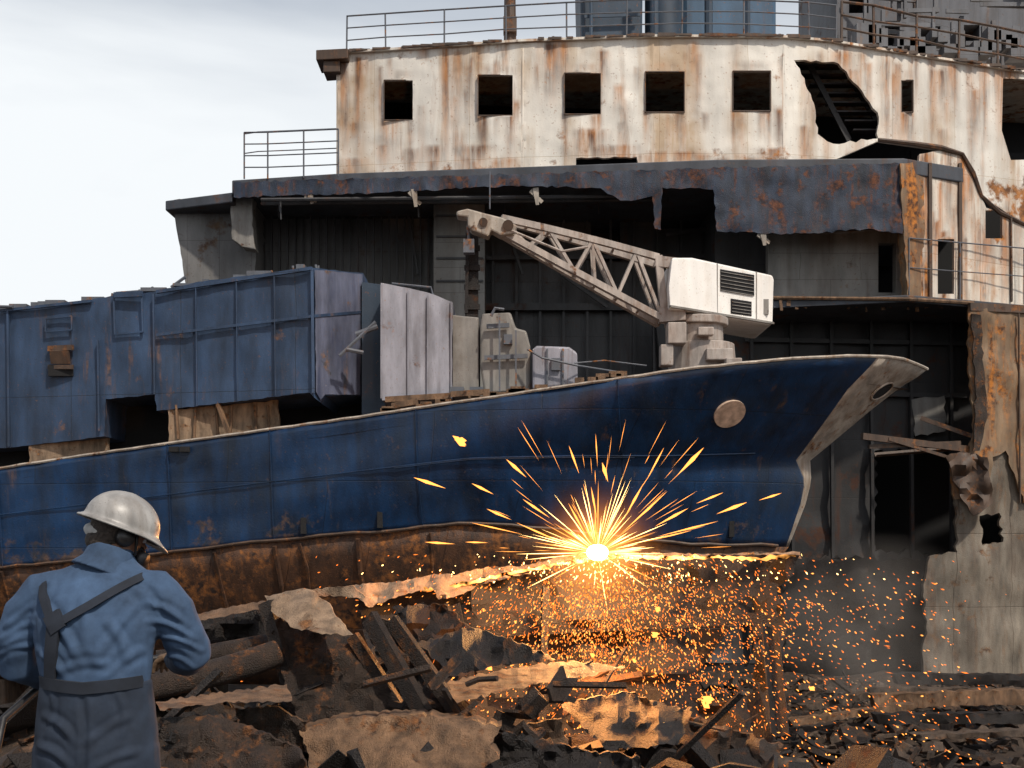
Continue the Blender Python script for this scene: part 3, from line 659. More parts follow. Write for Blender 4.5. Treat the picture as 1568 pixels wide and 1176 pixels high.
def shards(name,mat,n,fn,smin,smax,flat=.08,parent=None,bars=.35):
    b=Bld()
    for i in range(n):
        x,y=fn(); s=random.uniform(smin,smax)*random.random()**.7+smin*.3; z=gz(x,y)
        rot=Matrix.Rotation(random.uniform(0,6.3),3,'Z')@Matrix.Rotation(random.gauss(0,.45),3,'X')@Matrix.Rotation(random.gauss(0,.45),3,'Y')
        if random.random()<bars:
            d=rot@Vector((1,0,0)); p=Vector((x,y,z+s*.15)); q=p+d*s*random.uniform(1.2,3)
            k=random.random()
            if k<.4: b.angle(p,q,s*.16,s*.03)
            elif k<.7: b.path([p,p.lerp(q,.5)+Vector((0,0,s*random.uniform(-.2,.2))),q],s*random.uniform(.04,.09),6)
            else: b.beam(p,q,s*random.uniform(.05,.2),s*.1)
        else:
            m=random.randint(5,8); n0=len(b.v); a0=random.random()*6; rr=[random.uniform(.45,1) for _ in range(m)]; el=random.uniform(.4,1); bend=random.uniform(-.6,.6); th=s*flat*random.uniform(.4,2)
            for dz in (0,th):
                b.v.append(Vector((x,y,z+s*.12))+rot@Vector((0,0,dz)))
                for k in range(m):
                    a=a0+k*2*math.pi/m; px_,py_=math.cos(a)*rr[k]*s,math.sin(a)*rr[k]*s*el
                    b.v.append(Vector((x,y,z+s*.12))+rot@Vector((px_,py_,abs(px_)*bend+dz+random.uniform(-.06,.06)*s)))
            for k in range(m):
                k2=(k+1)%m; b.f+=[(n0,n0+1+k2,n0+1+k),(n0+m+1,n0+m+2+k,n0+m+2+k2),(n0+1+k,n0+1+k2,n0+m+2+k2,n0+m+2+k)]
    return b.obj(name,mat,parent)
heap=empty('scrap_heap')
def near(): return random.gauss(-.8,1.9),random.uniform(6.4,12)
def farR(): return random.uniform(1,14),random.uniform(12,31)
shards('torn_offcuts',M['scrap'],1100,near,.05,.34,.08,heap,.12)
shards('charred_offcuts',M['scrap2'],900,near,.08,.5,.1,heap,.15)
shards('dusty_offcuts',M['tan'],260,near,.03,.18,.12,heap,.1)
rub=empty('rubble_field')
shards('stones',M['wood'],2200,farR,.04,.30,.4,rub,.1)
shards('dusty_chips',M['lip'],600,farR,.02,.14,.3,rub,.1)
shards('steel_offcuts',M['scrap'],1700,farR,.06,.5,.1,rub,.2)
shards('charred_pieces',M['scrap2'],900,farR,.06,.5,.1,rub,.2)
shards('left_offcuts',M['scrap2'],1300,lambda:(random.uniform(-9,5),random.uniform(11.5,24)),.1,.8,.1,rub,.2)
def DP(u,v): return 12.0-1.2*sstep(850,1200,v)+(u-900)*.0006
plate('cut_hull_section',[(548,915),(640,905),(700,893),(800,872),(900,856),(1000,852),(1225,850),(1215,880),(1190,900),(1205,960),(1185,1040),(1190,1230),(640,1250),(600,1100),(560,980)],DP,M['scrap2'],heap,thick=.06,jag=3,grid=12,wob=.35,wf=70,
      holes=[jagged([(1060,960),(1150,950),(1160,1060),(1080,1080)],6)])
plate('cut_edge_flange',[(535,898),(560,894),(600,892),(660,880),(700,880),(745,868),(800,866),(860,852),(900,846),(960,846),(1100,848),(1225,845),(1228,856),(1150,862),(1000,858),(900,862),(840,874),(790,882),(735,896),(700,912),(672,918),(662,900),(600,916),(565,930),(548,915)],
      lambda u,v:12.05-(v-870)*.012,M['lip'],heap,thick=.05,jag=1.8,step=5,grid=8,wob=.2,wf=30)
b=Bld()
for u0,v0,u1,v1,w_ in ((690,930,720,1080,.10),(830,900,822,1130,.07),(1175,960,1190,1130,.12)):
    b.angle(at(u0,v0,11.5),at(u1,v1,10.9),w_)
b.beam(at(600,975,11.5),at(1190,945,11.6),.05,.10)
b.obj('hull_section_frames',M['scrap2'],heap)
PL=[('torn_plate',[(405,912),(470,902),(498,920),(520,948),(540,972),(500,970),(450,962),(420,940)],lambda u,v:8.3-(v-900)*.008,'lip',.03,3,.12),
('leaning_plate',[(405,925),(450,962),(540,975),(575,1020),(612,1075),(622,1100),(462,1112),(440,1060),(425,1000)],lambda u,v:8.25-(v-900)*.002,'scrap',.05,2,.12),
('bent_beam_plate',[(566,945),(600,950),(640,1000),(668,1045),(712,1108),(650,1095),(610,1030),(585,985)],lambda u,v:8.0-(v-950)*.002,'scrap',.08,1.5,.10),
('pointed_plate',[(672,1048),(720,1036),(800,1020),(880,1012),(958,1022),(900,1035),(840,1045),(770,1058),(700,1077)],lambda u,v:8.6-(v-1010)*.02,'tan',.03,2.5,.12),
('rusty_slab',[(458,1118),(520,1100),(640,1094),(768,1112),(750,1140),(765,1162),(700,1200),(480,1200),(470,1150)],lambda u,v:7.2-(v-1100)*.004,'tan',.25,2.5,.08),
('flat_strip',[(238,1075),(330,1062),(438,1048),(446,1074),(340,1076),(245,1088)],lambda u,v:7.4-(v-1050)*.02,'tan',.03,2.5,.08),
('dark_plate_left',[(296,948),(345,940),(408,924),(424,960),(432,1010),(300,1030),(250,1020),(260,980)],lambda u,v:8.8,'scrap2',.05,2,.2),
('pale_lip',[(300,940),(350,930),(405,920),(408,930),(350,942),(302,952)],lambda u,v:8.6-(v-930)*.01,'tan',.03,1.5,.05),
('mid_plate',[(600,930),(680,925),(760,1000),(700,1045),(640,1020)],lambda u,v:10.4,'scrap2',.05,3,.2),
('large_fallen_plate',[(640,985),(720,960),(800,985),(850,1010),(760,1020),(690,1035)],lambda u,v:9.4-(v-980)*.006,'scrap2',.05,3,.2),
('shadow_plate',[(560,960),(600,955),(640,1030),(700,1100),(620,1100),(580,1010)],lambda u,v:8.6,'scrap2',.05,3,.2),
('small_plate_a',[(360,1085),(420,1082),(470,1105),(460,1160),(380,1150)],lambda u,v:7.1,'scrap',.04,3,.1),
('small_plate_b',[(800,1110),(860,1100),(870,1140),(815,1150)],lambda u,v:7.9,'tan',.03,3,.1),
('base_plate_left',[(245,1100),(330,1095),(400,1120),(460,1150),(480,1210),(240,1210)],lambda u,v:6.8-(v-1100)*.003,'scrap',.04,3,.12),
('base_plate_mid',[(750,1120),(830,1130),(900,1150),(980,1160),(1000,1210),(740,1210)],lambda u,v:7.6-(v-1100)*.003,'scrap2',.04,4,.2),
('base_plate_right',[(960,1110),(1040,1090),(1130,1120),(1200,1140),(1180,1200),(980,1190)],lambda u,v:9.0-(v-1100)*.004,'scrap',.04,4,.2),
('curled_plate',[(860,1080),(960,1060),(1060,1090),(1040,1140),(930,1150)],lambda u,v:8.9-(v-1070)*.008,'scrap2',.04,4,.2),
('edge_plate',[(455,905),(540,896),(560,915),(480,912)],lambda u,v:9.5,'lip',.04,1.5,.1)]
for nm,poly,D,mt,th,jg,wb in PL: plate(nm,poly,D,M[mt],heap,thick=th,jag=jg,grid=9,wob=wb,step=6,wf=38)
b=Bld()
b.beam(at(408,922,8.15),at(462,1112,8.0),.06,.10); b.beam(at(540,974,8.05),at(622,1100,7.9),.05,.08); b.beam(at(440,1040,8.05),at(590,1040,7.95),.03,.05)
b.beam(at(566,945,7.95),at(650,1095,7.6),.05,.12); b.beam(at(600,950,7.95),at(712,1108,7.6),.04,.10)
for i in range(12): 
    q=at(470+i*11,1000+i*6,7.98); b.path([q,q-Vector((0,.03,0))],.012,6)
b.obj('plate_stiffeners',M['scrap'],heap)
b=Bld()
b.path([at(228,1052,7.6),at(270,1043,7.7),at(330,1030,7.8),at(380,1016,7.9),at(425,1000,8.0)],[.085,.088,.086,.09,.086],18); b.path([at(240,1012,8.1),at(320,1003,8.2),at(415,985,8.4)],.07,14)
b.obj('rusted_pipe',M['scrap'],heap,ang=50)
b=Bld()
pts=[(775,1130,7.7),(790,1098,7.7),(815,1100,7.6),(840,1075,7.6),(862,1040,7.8)]
for q,r in zip(zip(pts,pts[1:]),(.14,.12,.14,.10)): b.angle(at(*q[0]),at(*q[1]),r,.02)
b.path([at(765,1110,7.7),at(790,1125,7.6),at(800,1110,7.55),at(815,1130,7.6),at(830,1120,7.7)],[.04,.05,.03,.05,.03],7)
b.path([at(600,1080,7.9),at(620,1085,7.8),at(640,1060,7.8),at(655,1020,7.9)],[.04,.04,.04,.03],6)
b.obj('twisted_bracket',M['scrap'],heap)
b=Bld()
for i in range(36):
    u=random.uniform(250,1150); v=random.uniform(1030,1190); d=random.uniform(7.0,8.6) if u<850 else random.uniform(8.6,10.5); L=random.uniform(20,120); a=random.gauss(0,.5)
    p=at(u,v,d); q=p+Vector((math.cos(a)*L*d/FOC,random.uniform(-.3,.3),math.sin(a)*L*d/FOC))
    if i%3==0: b.angle(p,q,random.uniform(.03,.07),.008)
    elif i%3==1: b.path([p,p.lerp(q,.4)+Vector((0,0,random.uniform(-.04,.04))),q],random.uniform(.008,.02),6)
    else: b.beam(p,q,random.uniform(.02,.05),random.uniform(.01,.03))
b.obj('scrap_bars',M['scrap'],heap)
tb=empty('timber_pile')
for i,(u0,v0,u1,v1,d,w_,mt) in enumerate(((1335,1075,1640,1066,23,22,'tan'),(1370,1040,1640,1042,27,16,'scrap2'),(1340,1102,1620,1100,21,16,'scrap2'),(1225,1085,1330,1066,23,10,'wood'),(1210,1108,1400,1082,21.5,9,'tan'),(1330,1058,1600,1060,25,9,'wood'),(1400,1130,1600,1122,18.5,8,'wood'))):
    plate('timber_beam_%d'%(i+1),[(u0,v0-w_/2),((u0+u1)/2,(v0+v1)/2-w_*.55),(u1,v1-w_/2),(u1,v1+w_/2),((u0+u1)/2,(v0+v1)/2+w_*.45),(u0+6,v0+w_/2)],d,M[mt],tb,thick=.3,jag=1.8,step=8,grid=8,wob=.12,wf=25)

# ================================================= SPARKS
S=at(915,846,11.6)
def spindle(b,p,d,L,r):
    d=d.normalized(); up=Vector((0,0,1)) if abs(d.z)<.9 else Vector((1,0,0)); x=d.cross(up).normalized(); y=x.cross(d); n=len(b.v)
    b.v.append(p)
    for k in range(4): b.v.append(p+d*L*.6+(x*math.cos(k*1.57)+y*math.sin(k*1.57))*r)
    b.v.append(p+d*L)
    for k in range(4): b.f+=[(n,n+1+k,n+1+(k+1)%4),(n+5,n+1+(k+1)%4,n+1+k)]
sp=empty('cutting_sparks',(0,0,0))
hot=Bld(); mid=Bld(); cool=Bld(); px=11.6/FOC
big=[((775,703),(806,731),5),((633,731),(683,748),5),((722,740),(756,757),4),((745,779),(783,796),4),((650,830),(697,833),3.5),((712,830),(748,831),2.5),((800,764),(842,793),3.5),((871,682),(887,726),3),((912,664),(915,715),1.5),
((922,708),(931,738),6),((1036,729),(1078,685),6),((990,735),(1017,685),2.5),((955,795),(985,741),3.5),((1097,787),(1144,769),5),((1066,771),(1108,754),3),((1162,766),(1197,755),3),((1003,806),(1054,778),4),((905,745),(914,795),3),((893,740),(905,780),1.5),
((720,800),(800,818),2),((1005,822),(1100,798),2.5),((950,818),(1022,752),3),((870,770),(900,825),3),((790,800),(870,835),2.5),((985,830),(1060,812),2)]
for a,c,w in big:
    dd=random.uniform(-.5,.3); p=at(*a,11.6+dd*.8); q=at(*c,11.6+dd)
    if (p-S).length>(q-S).length: p,q=q,p
    spindle(mid,p,q-p,(q-p).length,w*px*.5)
q=at(692,668,11.5)
for k in range(5): spindle(mid,q+Vector((random.uniform(0,.06),0,random.uniform(-.06,.02))),Vector((1,0,-.35+random.uniform(-.3,.3))),random.uniform(14,26)*px,random.uniform(3,5)*px)
for i in range(100):
    a=random.uniform(-.1,math.pi+.1) if random.random()<.8 else random.uniform(0,2*math.pi); y=random.uniform(-.5,.35)
    d=Vector((math.cos(a),y,math.sin(a))).normalized(); r0=random.uniform(5,30)*px; L=random.uniform(15,105)*px
    spindle(hot if i%3 else mid,S+d*r0,d,L,random.uniform(.25,.7)*px)
for i in range(40):
    a=random.uniform(0,math.pi); d=Vector((math.cos(a),random.uniform(-.4,.3),math.sin(a))).normalized(); r0=random.uniform(70,170)*px
    spindle(mid,S+d*r0,d,random.uniform(15,70)*px,random.uniform(.22,.5)*px)
for i in range(6500):
    a=random.uniform(math.pi,2*math.pi); rr=abs(random.gauss(0,140))+8
    sx=math.cos(a)*rr*1.25
    if random.random()<.30: sx=random.gauss(0,150)+40
    fall=abs(math.sin(a)*rr)+random.random()**1.8*140
    if random.random()<.12: sx=random.uniform(-80,500); fall=random.uniform(20,290)
    p=S+Vector((sx*px,random.uniform(-1.0,.0)-fall*px*.55,-fall*px))
    d=Vector((sx*.004+random.gauss(0,.5),random.gauss(0,.3),-1+random.gauss(0,.5)))
    t=random.random(); L=random.uniform(1.2,6)*px*(2.0 if t>.92 else 1)
    spindle(hot if fall<40 and t<.3 else (mid if t<.35 else cool),p,d,L,random.uniform(.35,1.1)*px)
for (u,v,s) in ((1078,1070,9),(740,1016,7),(998,970,5),(978,1080,4),(1240,1052,4),(905,1000,4),(968,1010,3.5),(555,1050,3),(1003,932,4)):
    for k in range(4):
        p=at(u+random.uniform(-s,s)*.6,v+random.uniform(-s,s)*.5,10.3); spindle(mid,p,Vector((.9,0,-.5+random.uniform(-.5,.5))),s*1.7*px,s*px*.5)
hot.obj('hot_sparks',emis('spark_white_hot',(1,.60,.20),7),sp)
mid.obj('bright_sparks',emis('spark_orange',(1,.34,.065),3.2),sp)
cool.obj('cooling_sparks',emis('spark_deep_orange',(1,.22,.03),1.8),sp)
b=Bld(); b.ell(S,(.10,.09,.075),n=20,m=12); b.obj('arc_core',emis('arc_white',(1,.82,.5),60),sp,True)
m=bpy.data.materials.new('molten_edge'); m.use_nodes=True; nt=m.node_tree; nt.nodes.clear(); N=nt.nodes.new; L=nt.links.new
o=N('ShaderNodeOutputMaterial'); em=N('ShaderNodeEmission'); em.inputs[0].default_value=(1,.40,.09,1); g=N('ShaderNodeNewGeometry'); ds=N('ShaderNodeVectorMath'); ds.operation='DISTANCE'; ds.inputs[1].default_value=S; L(g.outputs['Position'],ds.inputs[0])
mr=N('ShaderNodeMapRange'); mr.interpolation_type='SMOOTHSTEP'; mr.inputs['From Max'].default_value=2.2; mr.inputs['To Min'].default_value=10; mr.inputs['To Max'].default_value=.7; L(ds.outputs['Value'],mr.inputs['Value'])
nn_=N('ShaderNodeTexNoise'); nn_.inputs['Scale'].default_value=9; L(g.outputs['Position'],nn_.inputs['Vector']); r2=N('ShaderNodeMapRange'); r2.inputs['From Min'].default_value=.36; r2.inputs['From Max'].default_value=.6; L(nn_.outputs['Fac'],r2.inputs['Value'])
ml=N('ShaderNodeMath'); ml.operation='MULTIPLY'; L(mr.outputs[0],ml.inputs[0]); L(r2.outputs[0],ml.inputs[1]); L(ml.outputs[0],em.inputs[1]); L(em.outputs[0],o.inputs[0]); m.cycles.emission_sampling='NONE'
b=Bld(); EP=[(600,908),(665,902),(700,896),(735,888),(790,876),(840,867),(900,856),(960,852),(1000,853),(1100,853),(1150,856),(1226,851)]; pts=[]
for (a,c) in zip(EP,EP[1:]):
    nst=max(2,int((c[0]-a[0])/7))
    for k in range(nst): pts.append(at(lerp(a[0],c[0],k/nst),lerp(a[1],c[1],k/nst)+random.uniform(-2,2),11.72))
b.path(pts,[random.uniform(.006,.028) for _ in pts],6); b.obj('molten_edge',m,sp)
m=bpy.data.materials.new('arc_glow_halo'); m.use_nodes=True; nt=m.node_tree; nt.nodes.clear(); N=nt.nodes.new
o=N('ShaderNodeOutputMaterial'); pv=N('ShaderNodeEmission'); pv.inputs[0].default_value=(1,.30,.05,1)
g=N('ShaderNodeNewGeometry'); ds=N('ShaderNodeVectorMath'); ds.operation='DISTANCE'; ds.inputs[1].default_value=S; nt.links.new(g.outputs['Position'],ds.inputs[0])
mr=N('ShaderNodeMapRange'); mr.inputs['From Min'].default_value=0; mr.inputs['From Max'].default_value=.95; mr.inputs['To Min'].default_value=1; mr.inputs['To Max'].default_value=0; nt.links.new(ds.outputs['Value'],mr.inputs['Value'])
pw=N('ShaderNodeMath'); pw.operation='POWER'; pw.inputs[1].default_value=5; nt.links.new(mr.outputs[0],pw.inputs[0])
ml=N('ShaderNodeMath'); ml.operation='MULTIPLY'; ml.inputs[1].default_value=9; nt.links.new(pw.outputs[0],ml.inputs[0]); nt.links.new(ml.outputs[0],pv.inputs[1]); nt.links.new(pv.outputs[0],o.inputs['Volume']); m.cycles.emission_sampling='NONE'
b=Bld(); b.ell(S,(.95,.95,.95),n=24,m=16); b.obj('arc_glow_halo',m,sp)  # added emissive sphere, paints the glow halo around the arc
def lamp(name,loc,e,c,r,parent=None):
    l=bpy.data.lights.new(name,'POINT'); l.energy=e; l.color=c; l.shadow_soft_size=r; o=bpy.data.objects.new(name,l); o.location=loc; scene.collection.objects.link(o)
    if parent: o.parent=parent
lamp('arc_light',S+Vector((-.1,-.55,.30)),480,(1,.46,.14),.15,sp)
lamp('spark_shower_light',S+Vector((-.2,-2.0,-.75)),300,(1,.34,.08),.4,sp)
# drifting smoke
sm=empty('smoke')
C=at(1335,960,25); m=bpy.data.materials.new('smoke_volume'); m.use_nodes=True; nt=m.node_tree; nt.nodes.clear(); N=nt.nodes.new; L=nt.links.new
o=N('ShaderNodeOutputMaterial'); pv=N('ShaderNodeVolumePrincipled'); pv.inputs['Color'].default_value=(.70,.64,.58,1)
g=N('ShaderNodeNewGeometry'); sb=N('ShaderNodeVectorMath'); sb.operation='SUBTRACT'; sb.inputs[1].default_value=C; L(g.outputs['Position'],sb.inputs[0])
dvn=N('ShaderNodeVectorMath'); dvn.operation='DIVIDE'; dvn.inputs[1].default_value=(2.4,2.6,2.0); L(sb.outputs[0],dvn.inputs[0]); ln=N('ShaderNodeVectorMath'); ln.operation='LENGTH'; L(dvn.outputs[0],ln.inputs[0])
nn_=N('ShaderNodeTexNoise'); nn_.inputs['Scale'].default_value=.7; nn_.inputs['Detail'].default_value=2; L(g.outputs['Position'],nn_.inputs['Vector'])
a1=N('ShaderNodeMapRange'); a1.inputs['From Min'].default_value=.1; a1.inputs['From Max'].default_value=1; a1.inputs['To Min'].default_value=1; a1.inputs['To Max'].default_value=0; L(ln.outputs['Value'],a1.inputs['Value'])
a2=N('ShaderNodeMapRange'); a2.inputs['From Min'].default_value=.36; a2.inputs['From Max'].default_value=.65; L(nn_.outputs['Fac'],a2.inputs['Value'])
mu=N('ShaderNodeMath'); mu.operation='MULTIPLY'; L(a1.outputs[0],mu.inputs[0]); L(a2.outputs[0],mu.inputs[1]); mu2=N('ShaderNodeMath'); mu2.operation='MULTIPLY'; mu2.inputs[1].default_value=.22; L(mu.outputs[0],mu2.inputs[0]); L(mu2.outputs[0],pv.inputs['Density']); L(pv.outputs[0],o.inputs['Volume'])
b=Bld(); b.ell(C,(2.4,2.6,2.0),n=24,m=16); b.obj('smoke_puff',m,sm)
for mm in bpy.data.materials:
    if mm.name in('smoke_volume','arc_glow_halo'):
        try: mm.cycles.volume_step_rate=2.5
        except Exception: pass

# ================================================= WORKER
wk=empty('worker',(0,0,0)); WX=-1.44; WY=4.3
def w(x,y,z): return Vector((x,WY+y,z))
def clothmat(name,c,sc=1,bs_=.25):
    m,nt,b=newmat(name); N=nt.nodes.new; L=nt.links.new; g=N('ShaderNodeNewGeometry')
    n1=N('ShaderNodeTexNoise'); n1.inputs['Scale'].default_value=5*sc; n1.inputs['Detail'].default_value=2; n1.inputs['Distortion'].default_value=1.0
    n2=N('ShaderNodeTexNoise'); n2.inputs['Scale'].default_value=260; n3=N('ShaderNodeTexNoise'); n3.inputs['Scale'].default_value=6; n3.inputs['Detail'].default_value=8; n3.inputs['Roughness'].default_value=.7
    for n in(n1,n2,n3): L(g.outputs['Position'],n.inputs['Vector'])
    r=N('ShaderNodeMapRange'); r.inputs['From Min'].default_value=.3;r.inputs['From Max'].default_value=.7;r.inputs['To Min'].default_value=.55;r.inputs['To Max'].default_value=1.35; L(n3.outputs['Fac'],r.inputs['Value'])
    s=N('ShaderNodeVectorMath'); s.operation='SCALE'; s.inputs[0].default_value=c; L(r.outputs[0],s.inputs['Scale']); L(s.outputs[0],b.inputs['Base Color']); b.inputs['Roughness'].default_value=.9
    bp=N('ShaderNodeBump'); bp.inputs['Strength'].default_value=bs_; bp.inputs['Distance'].default_value=.02; L(n1.outputs['Fac'],bp.inputs['Height'])
    b2=N('ShaderNodeBump'); b2.inputs['Strength'].default_value=.25; b2.inputs['Distance'].default_value=.001; L(n2.outputs['Fac'],b2.inputs['Height']); L(bp.outputs['Normal'],b2.inputs['Normal']); L(b2.outputs['Normal'],b.inputs['Normal'])
    return m
shirt=clothmat('denim_shirt',(0.042,0.080,0.150)); navy=clothmat('navy_overalls',(0.016,0.026,0.046)); strapm=clothmat('strap_webbing',(0.014,0.019,0.030))
TR=[(2.94,-1.44,0,.178,.125),(3.04,-1.44,0,.185,.13),(3.14,-1.445,0,.203,.14),(3.24,-1.445,.01,.222,.145),(3.32,-1.445,.03,.225,.135),(3.37,-1.44,.045,.205,.115),(3.41,-1.43,.06,.155,.095),(3.445,-1.42,.07,.098,.08),(3.49,-1.41,.085,.066,.066)]
# cloth folds: creases given as (from, to, width, height) in the worker's back plane and sleeves
CRE=[((-1.60,3.30),(-1.46,3.12),.016,.012),((-1.28,3.30),(-1.40,3.12),.016,.012),((-1.52,3.08),(-1.36,3.10),.014,.010),((-1.62,3.14),(-1.50,3.05),.014,.010),((-1.27,3.14),(-1.38,3.05),.014,.011),
 ((-1.30,3.36),(-1.22,3.24),.014,.012),((-1.58,3.36),(-1.66,3.24),.014,.012),((-1.25,3.30),(-1.13,3.22),.012,.011),((-1.24,3.24),(-1.11,3.17),.011,.011),((-1.22,3.18),(-1.09,3.13),.010,.011),((-1.22,3.11),(-1.12,3.07),.010,.010),
 ((-1.63,3.30),(-1.75,3.22),.012,.011),((-1.65,3.23),(-1.78,3.17),.011,.011),((-1.67,3.15),(-1.80,3.11),.010,.011),((-1.45,3.32),(-1.44,3.16),.018,.008),((-1.36,3.24),(-1.30,3.08),.015,.010),((-1.55,3.22),(-1.60,3.10),.015,.010),
 ((-1.50,3.40),(-1.36,3.39),.010,.006)]
CRL=[((-1.58,2.92),(-1.46,2.84),.014,.012),((-1.30,2.92),(-1.42,2.84),.014,.012),((-1.60,2.82),(-1.48,2.76),.014,.012),((-1.28,2.80),(-1.40,2.75),.014,.012),((-1.44,2.98),(-1.44,2.72),.012,-.014),((-1.55,3.0),(-1.57,2.86),.012,.009),((-1.33,3.0),(-1.31,2.86),.012,.009),((-1.60,2.70),(-1.50,2.66),.014,.012),((-1.27,2.70),(-1.38,2.66),.014,.012)]
def segd(x,z,a,b_):
    dx,dz=b_[0]-a[0],b_[1]-a[1]; t=max(0,min(1,((x-a[0])*dx+(z-a[1])*dz)/(dx*dx+dz*dz))); bow=.012*math.sin(t*math.pi)
    return math.hypot(x-a[0]-dx*t-bow,z-a[1]-dz*t-bow),t
def organic(b,name,mat,vox,smooth_it=6,creases=None,parent=None):
    o=b.obj(name,mat,parent or wk,True)
    r=o.modifiers.new('r','REMESH'); r.mode='VOXEL'; r.voxel_size=vox; r.use_smooth_shade=True
    s=o.modifiers.new('s','SMOOTH'); s.iterations=smooth_it; s.factor=.5
    if creases:
        dg=bpy.context.evaluated_depsgraph_get(); dg.update(); me=bpy.data.meshes.new_from_object(o.evaluated_get(dg))
        o.modifiers.clear(); o.data=me
        ns=[v.normal.copy() for v in me.vertices]
        for v,n_ in zip(me.vertices,ns):
            x,z=v.co.x,v.co.z; h=.006*noise.noise(Vector((x*11,v.co.y*11,z*6)))+.003*noise.noise(Vector((x*24,v.co.y*24,z*16)))
            for a,c,wd,ht in creases:
                d_,t=segd(x,z,a,c)
                if d_<wd*3: h+=ht*(math.exp(-(d_/wd)**2)-.5*math.exp(-((d_-wd*1.7)/(wd*.8))**2))*math.sin(math.pi*min(1,max(0,.12+t*.8)))
            v.co+=n_*h
        for p in me.polygons: p.use_smooth=True
        me.update()
    return o
b=Bld(); b.rings([(w(x,y,z),rx,ry) for z,x,y,rx,ry in TR],28)
b.path([w(-1.33,.04,3.335),w(-1.245,.045,3.335),w(-1.19,.05,3.27),w(-1.16,.07,3.18),w(-1.14,.10,3.12),w(-1.18,.20,3.085),w(-1.24,.30,3.08)],[.085,.082,.080,.075,.076,.064,.052],16)
b.path([w(-1.55,.04,3.335),w(-1.64,.045,3.33),w(-1.70,.05,3.26),w(-1.735,.06,3.16),w(-1.745,.09,3.08),w(-1.70,.20,3.04),w(-1.64,.30,3.05)],[.085,.082,.080,.076,.074,.064,.052],16)
organic(b,'shirt',shirt,.007,6,CRE)
b=Bld(); b.rings([(w(-1.44,0,z),rx,ry) for z,rx,ry in ((3.035,.190,.136),(2.98,.195,.142),(2.88,.206,.152),(2.78,.212,.158),(2.70,.20,.15))],28)
for sx in (-1,1):
    x=-1.44+sx*.105; b.path([w(x,0,2.80),w(x+sx*.01,0,2.6),w(x+sx*.02,.03,2.32),w(x+sx*.02,.0,2.1),w(x+sx*.02,-.01,1.93)],[.112,.105,.085,.08,.075],16)
organic(b,'overalls',navy,.008,5,CRL)
b=Bld()
for sx in (-1,1):
    x=-1.44+sx*.125; b.path([w(x,-.06,1.875),w(x,.02,1.885),w(x+sx*.01,.12,1.87),w(x+sx*.015,.19,1.86)],[.045,.052,.048,.03],12); b.path([w(x,0,2.05),w(x,0,1.88)],.055,12)
organic(b,'boots',plain('boot_leather',(.03,.02,.015),.6),.01,3)
def torsoY(x,z):
    for a,c in zip(TR,TR[1:]):
        if z<=c[0]:
            t=(z-a[0])/(c[0]-a[0]); cx,cy,rx,ry=[lerp(a[i],c[i],t) for i in(1,2,3,4)]
            q=max(.05,1-((x-cx)/rx)**2); return cy-ry*math.sqrt(q)
    return .02
def ribbon(b,pts,wd,off=.018,th=.008,n=14):
    P_=[]
    for (a,c) in zip(pts,pts[1:]):
        for i in range(n): P_.append((lerp(a[0],c[0],i/n),lerp(a[1],c[1],i/n)))
    P_.append(pts[-1]); rows=[]
    for i,p in enumerate(P_):
        q0=P_[max(0,i-2)];q1=P_[min(len(P_)-1,i+2)]; d=Vector((q1[0]-q0[0],q1[1]-q0[1])).normalized(); s=Vector((-d.y,d.x))
        r=[]
        for k in (-.5,0,.5):
            x=p[0]+s.x*wd*k; z=p[1]+s.y*wd*k; y=torsoY(x,z)-off; r.append((x,y,z))
        rows.append(r)
    n0=len(b.v)
    for r in rows:
        for q in r: b.v.append(w(*q))
        for q in reversed(r): b.v.append(w(q[0],q[1]+th+.022,q[2]))
    for i in range(len(rows)-1):
        for k in range(6): b.f.append((n0+i*6+k,n0+i*6+(k+1)%6,n0+(i+1)*6+(k+1)%6,n0+(i+1)*6+k))
    b.f+=[tuple(n0+k for k in range(6)),tuple(n0+(len(rows)-1)*6+k for k in range(6))]
b=Bld()
ribbon(b,[(-1.275,3.395),(-1.33,3.36),(-1.42,3.30),(-1.53,3.235)],.028)
ribbon(b,[(-1.62,3.38),(-1.60,3.33),(-1.545,3.235)],.028)
ribbon(b,[(-1.54,3.25),(-1.55,3.15),(-1.565,3.02)],.046)
ribbon(b,[(-1.615,3.035),(-1.44,3.02),(-1.265,3.035)],.040,.020)
ribbon(b,[(-1.555,3.27),(-1.52,3.215)],.060,.022)
b.obj('overall_straps',strapm,wk,ang=40)
b=Bld(); b.path([w(-1.63,.36,3.03),w(-1.72,.2,2.98),w(-1.755,-.02,2.9),w(-1.76,-.12,2.7),w(-1.72,-.1,2.3),w(-1.8,.1,1.9),w(-2.3,.4,1.87),w(-4,1,1.86)],.014,8)
b.path([w(-1.24,.38,3.08),w(-1.44,.42,3.06),w(-1.64,.38,3.04)],.016,8); b.obj('gas_hose',plain('hose_rubber',(.015,.015,.018),.5),wk,True)
